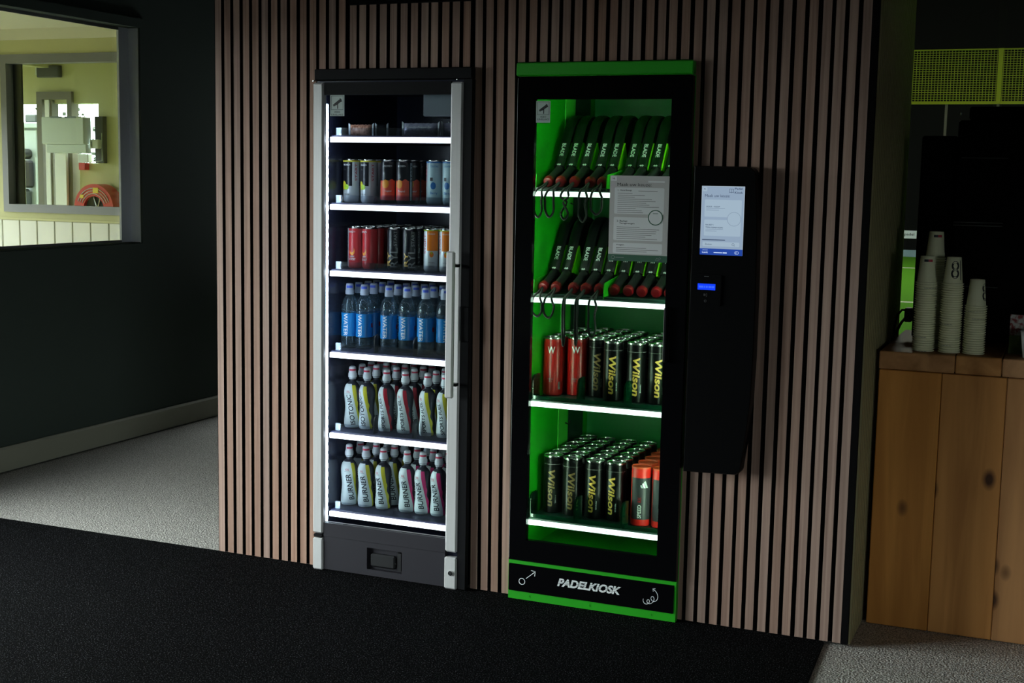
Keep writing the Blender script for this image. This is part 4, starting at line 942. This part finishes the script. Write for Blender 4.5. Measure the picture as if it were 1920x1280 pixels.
# ------------------------------------------------------------------ ball tubes
TH, TR = .205, .0345
tp_ = [(.0, .0), (TR - .003, .0), (TR, .003), (TR, TH - .020), (TR - .0008, TH - .019), (TR - .0008, TH - .004)]
tl_ = [(TR - .0002, TH - .006), (TR + .0004, TH - .003), (TR, TH), (TR - .002, TH), (TR - .003, TH - .004), (TR - .010, TH - .0052), (.0, TH - .0052)]
rT = lambda z: TR
def tube_kit(body, words, patches=(), lidm='lid', band=True):
    k = Kit(); k.add('tube', MB().lathe(tp_, 28, cap=False), body); k.add('lid', MB().lathe(tl_, 28, cap=False), lidm)
    k.add('pull_ring', MB().tube([(.008 * math.cos(a / 6 * PI), -.010 + .008 * math.sin(a / 6 * PI), TH - .004) for a in range(12)], .0011, 5, True), lidm, of='lid')
    if band: k.add('band', MB().shell(rT, TH - .0305, TH - .0295, lambda z: -180, lambda z: 180, 1, 28, .0004), 'grey_p', of='tube')
    for (z0, z1, a, b, m_) in patches: k.add('printed_panel', MB().shell(rT, z0, z1, lambda z, a=a: a, lambda z, b=b: b, 2, max(2, int((b - a) / 9)), .0005), m_, of='tube')
    for (tx, th, zc, ln, ht, ro, m_, sh_) in words: k.add('lettering', MB().text(tx, wrap(rT, th, zc, .0012, ro), ln, ht, .045 if tx == 'Wilson' else .03, sh_), m_, of='tube')
    return k
TBG = tube_kit('tube', [('Wilson', 0, .090, .132, .025, -90, 'gold', .15), ('TENNIS', 26, .05, .03, .004, -90, 'print_w', 0)])
TBB = tube_kit('tube', [('Wilson', 0, .090, .132, .025, -90, 'bronze', .15), ('PADEL', 26, .05, .03, .004, -90, 'grey_p', 0)])
TRD = tube_kit('red', [('W', 8, .162, .028, .024, 0, 'can_silver', 0), ('PADEL', 4, .06, .022, .005, 0, 'grey_p', 0), ('X3', 4, .052, .012, .005, 0, 'grey_p', 0)], [(.022, .05, 52, 66, 'grey_p')], band=False)
# red tubes with a charcoal sleeve and three slanting stripes
TAD = tube_kit('adred', [('SPEED', -14, .052, .046, .0135, 90, 'print_w', 0), ('RX', -14, .093, .018, .0125, 90, 'red', 0)], [(.024, .168, -70, 110, 'tubedk')], 'adlid', False)
for i, (u0, hh) in enumerate(((-.0125, .011), (-.0035, .018), (.0055, .025))):
    TAD.add('stripe_emblem', MB().add([wrap(rT, 10, .146, .0014)(u, v) for u, v in ((u0 + .003, -.012), (u0 + .0098, -.012), (u0 + .0098 - hh * .42, -.012 + hh), (u0 + .0036 - hh * .42, -.012 + hh * .84))], [(0, 1, 2, 3)]), 'can_silver', of='tube')
def tubes(kits, cols, y0s, n, z, fl, bl, grp, rots):
    for c, x in enumerate(cols):
        for k in range(n):
            kt = kits[c]; kt.place('ball_tube', (x + (random.uniform(-.0008, .0008) if k else 0), y0s[c] + .0745 * k, z), rots[c] if k == 0 else random.uniform(-60, 60), fl[c] if k == 0 else '%s, %s from the front in row %s from left, %s kiosk shelf' % (bl[c].split(' in ')[0], ORD[k], ('one', 'two', 'three', 'four', 'five', 'six')[c], 'third' if 'third' in bl[c] else 'bottom'), 'ball tube', grp)
tubes([TRD, TRD, TBB, TBG, TBG, TBG], [1.2885, 1.3625, 1.4385, 1.511, 1.596, 1.671], [.175, .215, .225, .175, .175, .175], 5, KSF[2],
      ['bright red ball tube at the left end of the third kiosk shelf', 'dark red ball tube, second from left on the third kiosk shelf', 'black ball tube with dull lettering beside the red tubes', 'black ball tube with gold lettering left of the right tray wall', 'black ball tube with gold lettering right of the tray wall', 'black ball tube with gold lettering at the right end of the third kiosk shelf'],
      ['red ball tube in the rows behind, third kiosk shelf'] * 2 + ['black ball tube in the rows behind, third kiosk shelf'] * 4, 'ball tubes on the third kiosk shelf', [0, 4, 12, 12, 14, 20])
tubes([TBB, TBB, TBG, TBG, TAD, TAD], [1.302, 1.378, 1.464, 1.541, 1.639, 1.713], [.165, .155, .15, .15, .130, .130], 6, KSF[3],
      ['black ball tube with bronze lettering at the left end of the bottom kiosk shelf', 'black ball tube with bronze lettering, second on the bottom kiosk shelf', 'black ball tube with gold lettering, third on the bottom kiosk shelf', 'black ball tube with gold lettering beside the red tubes, bottom kiosk shelf', 'red and charcoal ball tube with stripe emblem, left of two', 'red and charcoal ball tube with stripe emblem, cut off by the door frame'],
      ['black ball tube in the rows behind, bottom kiosk shelf'] * 4 + ['red ball tube in the rows behind, bottom kiosk shelf'] * 2, 'ball tubes on the bottom kiosk shelf', [10, 14, 2, -8, 22, 22])

# ------------------------------------------------------------------ poster on the door
PO = MB().frect(1.5512, 1.7500, 1.1865, 1.4620, -.0335, .0006).build('instruction_poster', 'paper', label='grey instruction poster with green foot on the kiosk door', cat='poster')
yp = -.0343
g = MB()
for a in ((1.5677, 1.7345, 1.339, 1.4238), (1.5670, 1.7330, 1.2537, 1.3285), (1.5666, 1.7325, 1.2112, 1.2454)): g.prism(rrect(a[0], a[1], a[2], a[3], .004, 3)[::-1], yp, yp + .0001, 'y')
g.frect(1.5535, 1.5735, 1.4445, 1.4600, yp + .0001, .0002); g.frect(1.680, 1.735, 1.441, 1.4465, yp + .0001, .0002); g.build('text_boxes', 'paperbox', PO)
MB().frect(1.5512, 1.75, 1.1865, 1.2075, yp + .0001, .0003).build('green_foot', 'paperfoot', PO)
g = MB(); g.ftext('NL', 1.5645, 1.4525, yp - .0003, .0055, None, .03); g.ftext('Maak uw keuze:', 1.5763, 1.4335, yp - .0003, .0105, .115, 0, left=True)
g.ftext('1. Huur/koop', 1.5782, 1.4145, yp - .0003, .0058, .047, .03, left=True); g.ftext('2. Racket', 1.5775, 1.3160, yp - .0003, .0056, .036, .03, left=True); g.ftext('Terugbrengen', 1.5860, 1.3080, yp - .0003, .0058, .052, .03, left=True); g.ftext('Vragen', 1.5771, 1.2385, yp - .0003, .0058, .027, .03, left=True)
g.build('headings', 'ink', PO)
g = MB()
def lines(x, z0, dz, lens, b=None):
    for i, l in enumerate(lens): g.frect(x, x + l, z0 - dz * i, z0 - dz * i + .0014, yp - .0001, .0002)
lines(1.578, 1.4045, .0061, (.050, .092, .058, .116, .128, .097, .108, .140, .062, .083, .087)); g.frect(1.648, 1.712, 1.4125, 1.4140, yp - .0001, .0002)
lines(1.578, 1.2960, .0062, (.077, .143, .134, .132, .118, .098, .137)); lines(1.5775, 1.2290, .0058, (.102, .142, .104)); g.build('small_text', 'inklt', PO)
g = MB(); rr = arc(1.7077, 1.3293, .0235, 0, 360, 32); g.fline(rr, .003, yp - .0002); g.frect(1.699, 1.7165, 1.3415, 1.3432, yp - .0003, .0002); g.build('code_ring', 'paperfoot', PO)
MB().disc((1.7077, yp - .0002, 1.3293), 'y', .0222, -.0002, 28).build('code_blank', 'paperbox', PO)
g = MB(); g.fline(arc(1.568, 1.1975, .0055, 0, 360, 18), .0012, yp - .0003); g.frect(1.577, 1.605, 1.1968, 1.1985, yp - .0003, .0002); g.fline([(1.712, 1.192), (1.716, 1.200), (1.722, 1.197), (1.726, 1.203), (1.730, 1.199), (1.724, 1.194), (1.716, 1.1925)], .001, yp - .0003); g.build('foot_marks', 'grey_p', PO)

# ================================================================== PAYMENT TERMINAL
T = thing('payment_terminal', (0, 0, 0), 'tall black payment terminal with bright touch screen beside the green cabinet', 'terminal')
out = [(1.834, .5165), (2.000, .5215)] + arc(2.000, .5415, .020, -90, -15, 4) + [(2.032, .64), (2.043, .76), (2.0465, .90), (2.0465, 1.10), (2.043, 1.30), (2.033, 1.452)] + arc(2.001, 1.464, .032, 15, 90, 6) + [(1.836, 1.4965)]
inn = [(1.838 + (p[0] - 1.834) * .972, .520 + (p[1] - .5165) * .9935) for p in out]
mb = MB(); mb.prism(out, -.052, -.001, 'y'); n = len(out)
mb.add([(p[0], -.052, p[1]) for p in out] + [(p[0], -.0595, p[1]) for p in inn], [(i, (i + 1) % n, (i + 1) % n + n, i + n) for i in range(n)] + [tuple(range(n, 2 * n))])
mb.build('housing', 'matteblack', T)
sc = MB().frect(1.8640, 2.0005, 1.2192, 1.4345, -.0596, .0008).build('screen', 'scr_edge', T)
ys = -.0605
MB().frect(1.8655, 1.9990, 1.2392, 1.4330, ys, .0002).build('screen_ground', 'scr', sc)
MB().frect(1.8640, 2.0005, 1.2192, 1.2391, ys, .0003).build('status_bar', 'scr_bar', sc)
g = MB()
for a in ((1.8748, 1.9926, 1.3385, 1.3921), (1.875, 1.9917, 1.2792, 1.3296), (1.8723, 1.9898, 1.2465, 1.2606), (1.867, 1.8815, 1.418, 1.4315)): g.prism(rrect(a[0], a[1], a[2], a[3], .003, 3)[::-1], ys - .0004, ys - .0003, 'y')
g.disc((1.9700, ys - .0005, 1.3330), 'y', .0215, -.0001, 28); g.build('menu_boxes', 'scr_box', sc)
yt = ys - .0009; g = MB(); g.ftext('Maak uw keuze:', 1.8750, 1.4045, yt, .0085, .0800, 0, left=True); g.ftext('Padel', 1.9690, 1.4275, yt, .0065, .0245, .02, left=True); g.ftext('Kiosk', 1.9690, 1.4155, yt, .0065, .0260, .02, left=True)
g.ftext('HUUR - KOOP', 1.8805, 1.3705, yt, .0045, .0430, .015, left=True); g.ftext('RACKET /', 1.8800, 1.3135, yt, .0045, .026, .015, left=True); g.ftext('TERUGBRENGEN', 1.8800, 1.3055, yt, .0045, .0550, .015, left=True); g.ftext('NL', 1.8740, 1.4250, yt, .0035, None, .02)
g.ftext('Zoeken', 1.8800, 1.2530, yt, .0050, .0220, 0, left=True); g.frect(1.8705, 1.9440, 1.2655, 1.2680, yt, .0002)
for a in ((1.952, 1.9655, 1.4155, 1.4165), (1.952, 1.9655, 1.4260, 1.4270), (1.952, 1.953, 1.414, 1.427), (1.9585, 1.9595, 1.414, 1.427), (1.9645, 1.9655, 1.414, 1.427)): g.frect(a[0], a[1], a[2], a[3], yt, .0002)
g.fline(arc(1.9700, 1.2540, .0036, 0, 360, 14), .0007, yt); g.fline([(1.9726, 1.2514), (1.9755, 1.2485)], .0008, yt); g.build('screen_lettering', 'scr_ink', sc)
g = MB()
for z, l in ((1.3645, .060), (1.3590, .041), (1.2985, .056), (1.2935, .036)): g.frect(1.880, 1.880 + l, z, z + .0016, yt, .0002)
g.fline(arc(1.9700, 1.3330, .0215, 0, 360, 28), .0012, yt); g.build('screen_small_text', 'scr_grey', sc)
g = MB(); g.ftext('Laxit', 1.8720, 1.2275, yt, .0060, .0185, .02, left=True); g.frect(1.909, 1.936, 1.2258, 1.2282, yt, .0002); g.frect(1.938, 1.951, 1.2255, 1.2288, yt, .0002); g.frect(1.873, 1.890, 1.2338, 1.2348, yt, .0002)
g.fline(arc(1.9840, 1.2285, .0042, 0, 360, 12), .001, yt); g.fline(arc(1.9800, 1.2285, .0042, 60, 300, 10), .001, yt); g.build('status_text', 'scr_wht', sc)
cr = MB().prism(rrect(1.856, 1.938, 1.060, 1.158, .006, 3), -.066, -.0597, 'y').build('card_reader', 'matteblack', T)
MB().frect(1.8630, 1.9200, 1.1085, 1.1282, -.0662, .0006).build('display', 'lcd', cr)
g = MB()
for x, l in ((1.867, .014), (1.883, .004), (1.8895, .006), (1.898, .009), (1.9085, .008)): g.frect(x, x + l, 1.1150, 1.1215, -.0669, .0002)
g.build('display_text', 'lcdtx', cr)
g = MB(); g.frect(1.883, 1.898, 1.1500, 1.1525, -.0662, .0004); g.fline(arc(1.886, 1.093, .004, -50, 50, 6), .001, -.0662); g.fline(arc(1.886, 1.093, .008, -50, 50, 6), .001, -.0662); g.frect(1.8835, 1.8865, 1.0895, 1.0965, -.0662, .0004)
g.fline(arc(1.889, 1.0735, .0035, 0, 360, 12), .0009, -.0662); g.build('reader_symbols', 'inklt', cr)

# ================================================================== COUNTER ON THE RIGHT
CT = thing('wooden_counter', (0, 0, 0), 'rough pine plank counter with thick top at the right', 'counter')
xs = [2.392, 2.5885, 2.7865, 2.984, 3.19, 3.40]
for a, b in zip(xs, xs[1:]): 
    pk = MB().rbox(-(b - a) / 2 + .0008, (b - a) / 2 - .0008, 0, .028, 0, .855, .0025); put('front_plank', pk.mesh('front_plank', 'plank'), CT, ((a + b) / 2, .262, -.003))
xs = [2.390, 2.627, 2.768, 2.955, 3.16, 3.41]
for i, (a, b) in enumerate(zip(xs, xs[1:])):
    pk = MB().rbox(-(b - a) / 2 + .0012, (b - a) / 2 - .0012, 0, .70, 0, .058, .003); put('top_plank', pk.mesh('top_plank', 'topplank'), CT, ((a + b) / 2, .256, .8550 + .0004 * (i % 2)))
MB().box(2.394, 2.42, .2905, .95, -.003, .8545).build('side_board', 'plank', CT); MB().box(3.37, 3.398, .2905, .95, -.003, .8545).build('side_board', 'plank', CT)
MB().box(2.4205, 3.3695, .2905, .302, -.003, .8545).build('back_board', 'felt', CT); MB().box(2.4, 3.40, .29, .95, .846, .8545).build('under_board', 'felt', CT)
CZ = .9136
CM = thing('coffee_machine', (0, 0, CZ), 'big black coffee machine standing on the wooden counter', 'coffee machine')
MB().rbox(2.452, 2.568, .60, .93, .012, .703, .006).build('side_unit', 'machine', CM)
MB().rbox(2.5685, 3.12, .585, .94, .012, .755, .008).build('main_unit', 'machine', CM)
MB().rbox(2.60, 3.10, .60, .93, .756, .80, .006).build('bean_hopper', 'machine', CM)
for z, x0, x1 in ((.628, 2.575, 2.732), (.412, 2.560, 2.728), (.402, 2.560, 2.728), (.196, 2.560, 2.724)): MB().box(x0 + .01, x1, .582, .585, z, z + .0035).build('panel_trim', 'seam', CM)
for x, y in ((2.47, .62), (2.55, .9), (3.08, .62), (3.08, .9), (2.6, .62)): MB().disc((x, y, .0002), 'z', .014, .0118, 12).build('foot', 'machine', CM)
MB().disc((2.574, .60, .772), 'z', .004, .008, 8).build('indicator_pin', 'chrome', CM)
PC = thing('power_cable', (2.43, .70, CZ), 'black power plug and cable left of the coffee machine', 'cable')
MB().rbox(-.014, .0125, -.02, .02, .055, .105, .004).build('plug', 'cable', PC)
MB().tube([(-.010, 0, .095), (-.024, 0, .096), (-.036, -.02, .080), (-.040, -.06, .04), (-.036, -.10, .006)], .0040, 8).build('cable', 'cable', PC)
MB().tube([(-.010, 0, .070), (-.020, -.04, .055), (-.030, -.12, .02), (-.034, -.16, .006)], .0050, 8).build('second_cable', 'cable', PC)
# cups stacked upside down
ch_, rr_, rb_ = .088, .0325, .0225
cupm = MB().lathe([(rr_ - .003, .002), (rr_, .0), (rr_ + .0022, .0012), (rr_ + .0022, .0036), (rr_ - .0022, .0048), (rb_, ch_ - .001), (rb_ - .001, ch_), (rb_ - .003, ch_ - .003), (.0, ch_ - .003)], 22, cap=False).mesh('cup', 'cup', 40)
rc = interp([(rr_ - .0022, .0048), (rb_, ch_)])
pr8 = MB().text('8', wrap(rc, 10, .048, .0006), .026, .056); pr8.shell(rc, .016, .078, lambda z: 46, lambda z: 52, 4, 1, .0006); pr8 = pr8.mesh('cup_print', 'ink')
prs = MB().shell(rc, .070, .078, lambda z: -30, lambda z: 2, 2, 4, .0006, 0); prs.shell(rc, .070, .078, lambda z: 2, lambda z: 34, 2, 4, .0006, 1); prs.shell(rc, .02, .062, lambda z: 62, lambda z: 66, 2, 1, .0006, 0); prs = prs.mesh('cup_print', ['dark_p', 'crimson'])
band = MB().shell(lambda z: rr_ + .0018, .0005, .0018, lambda z: -40, lambda z: 50, 1, 10, .0003).mesh('rim_print', 'inklt')
for nm, x, y, n, pr, rz in (('left front stack', 2.5195, .326, 29, prs, 10), ('middle stack', 2.6005, .329, 29, pr8, 6), ('right stack', 2.6750, .329, 20, pr8, 58), ('tall stack behind the left one', 2.5330, .425, 39, prs, 16)):
    for k in range(n + 1):
        top = k == n
        c = put('paper_cup', cupm, None, (x + (0 if k < n else 0) + .0005 * math.sin(k * 1.7), y + .0005 * math.cos(k * 2.3), CZ + .0006 + .0076 * k), math.radians(random.uniform(0, 360) if not top else 0),
                label=('upturned paper cup on top of the ' + nm) if top else ('nested upturned paper cup, %s from the top of the %s' % (ORD[n - k], nm)), cat='cup', group='cups in the ' + nm)
        if top: put('cup_print', pr, c, rz=math.radians(rz))
        elif k % 3 == 0: put('rim_print', band, c)
LF = thing('leaflet', (2.823, .40, CZ + .0004), 'upright leaflet with red and green print at the right edge', 'leaflet')
MB().box(-.045, .075, .0, .0025, .0, .06).build('green_half', 'leafg', LF); MB().box(-.045, .075, .0, .0025, .0605, .127).build('red_half', 'leaf', LF); MB().prism([(.0026, .0), (.05, .0), (.0026, .11)], -.01, .03, 'x').build('stand', 'clearplas', LF)
CU = put('white_paper_cup', MB().lathe([(.0, .003), (.0225, .003), (.0235, .0), (.0240, .001), (.0335, .080), (.0350, .082), (.0342, .0845), (.0325, .082), (.0228, .006), (.0, .005)], 24, cap=False).mesh('white_paper_cup', 'cupw', 40), None, (2.848, .318, CZ + .0006), 0, 'upright white paper cup in front of the leaflet', 'cup')
SG = put('court_sign', MB().box(-.066, .066, -.004, .004, 0, .075).mesh('court_sign', 'print_w'), None, (1.515, 9.0, .941), 0, 'small white sign with dark lettering on the court', 'sign')
MB().box(-.064, -.056, .0045, .012, -.943, .07).build('sign_post', 'blackm', SG)
MB().text('padel', lambda u, v: (u, -.0046, .036 + v), .09, .032, .02).build('sign_lettering', 'ink', SG)
# yellow mesh above the court
FX0, FX1, FZ0, FZ1, FY = .75, 3.05, 2.398, 2.972, 12.0
FN = thing('court_mesh_fence', (0, FY, 0), 'lime yellow wire mesh panel of the padel court', 'fence')
mb = MB(); nx = 66; nz = 22
for i in range(nx + 1):
    x = FX0 + (FX1 - FX0) * i / nx; mb.box(x - .003, x + .003, -.003, .003, FZ0, FZ1)
for i in range(nz + 1):
    z = FZ0 + (FZ1 - FZ0) * i / nz; mb.box(FX0, FX1, -.007, -.0035, z - .003, z + .003)
mb.build('wire_mesh', 'mesh_y', FN, kind='stuff')
MB().box(FX0, FX1, -.03, -.01, FZ0 - .03, FZ0).build('bottom_rail', 'mesh_y', FN); MB().box(FX0, FX1, -.02, -.01, FZ1, FZ1 + .012).build('top_rail', 'mesh_y', FN)
MB().box(2.052, 2.102, -.05, -.031, FZ0 - .03, FZ1 + .012).build('post', 'mesh_y', FN)
for x in (1.52, 2.075): MB().box(x - .014, x + .014, -.009, .02, -.002, FZ0 - .031).build('lower_post', 'taupe', FN)
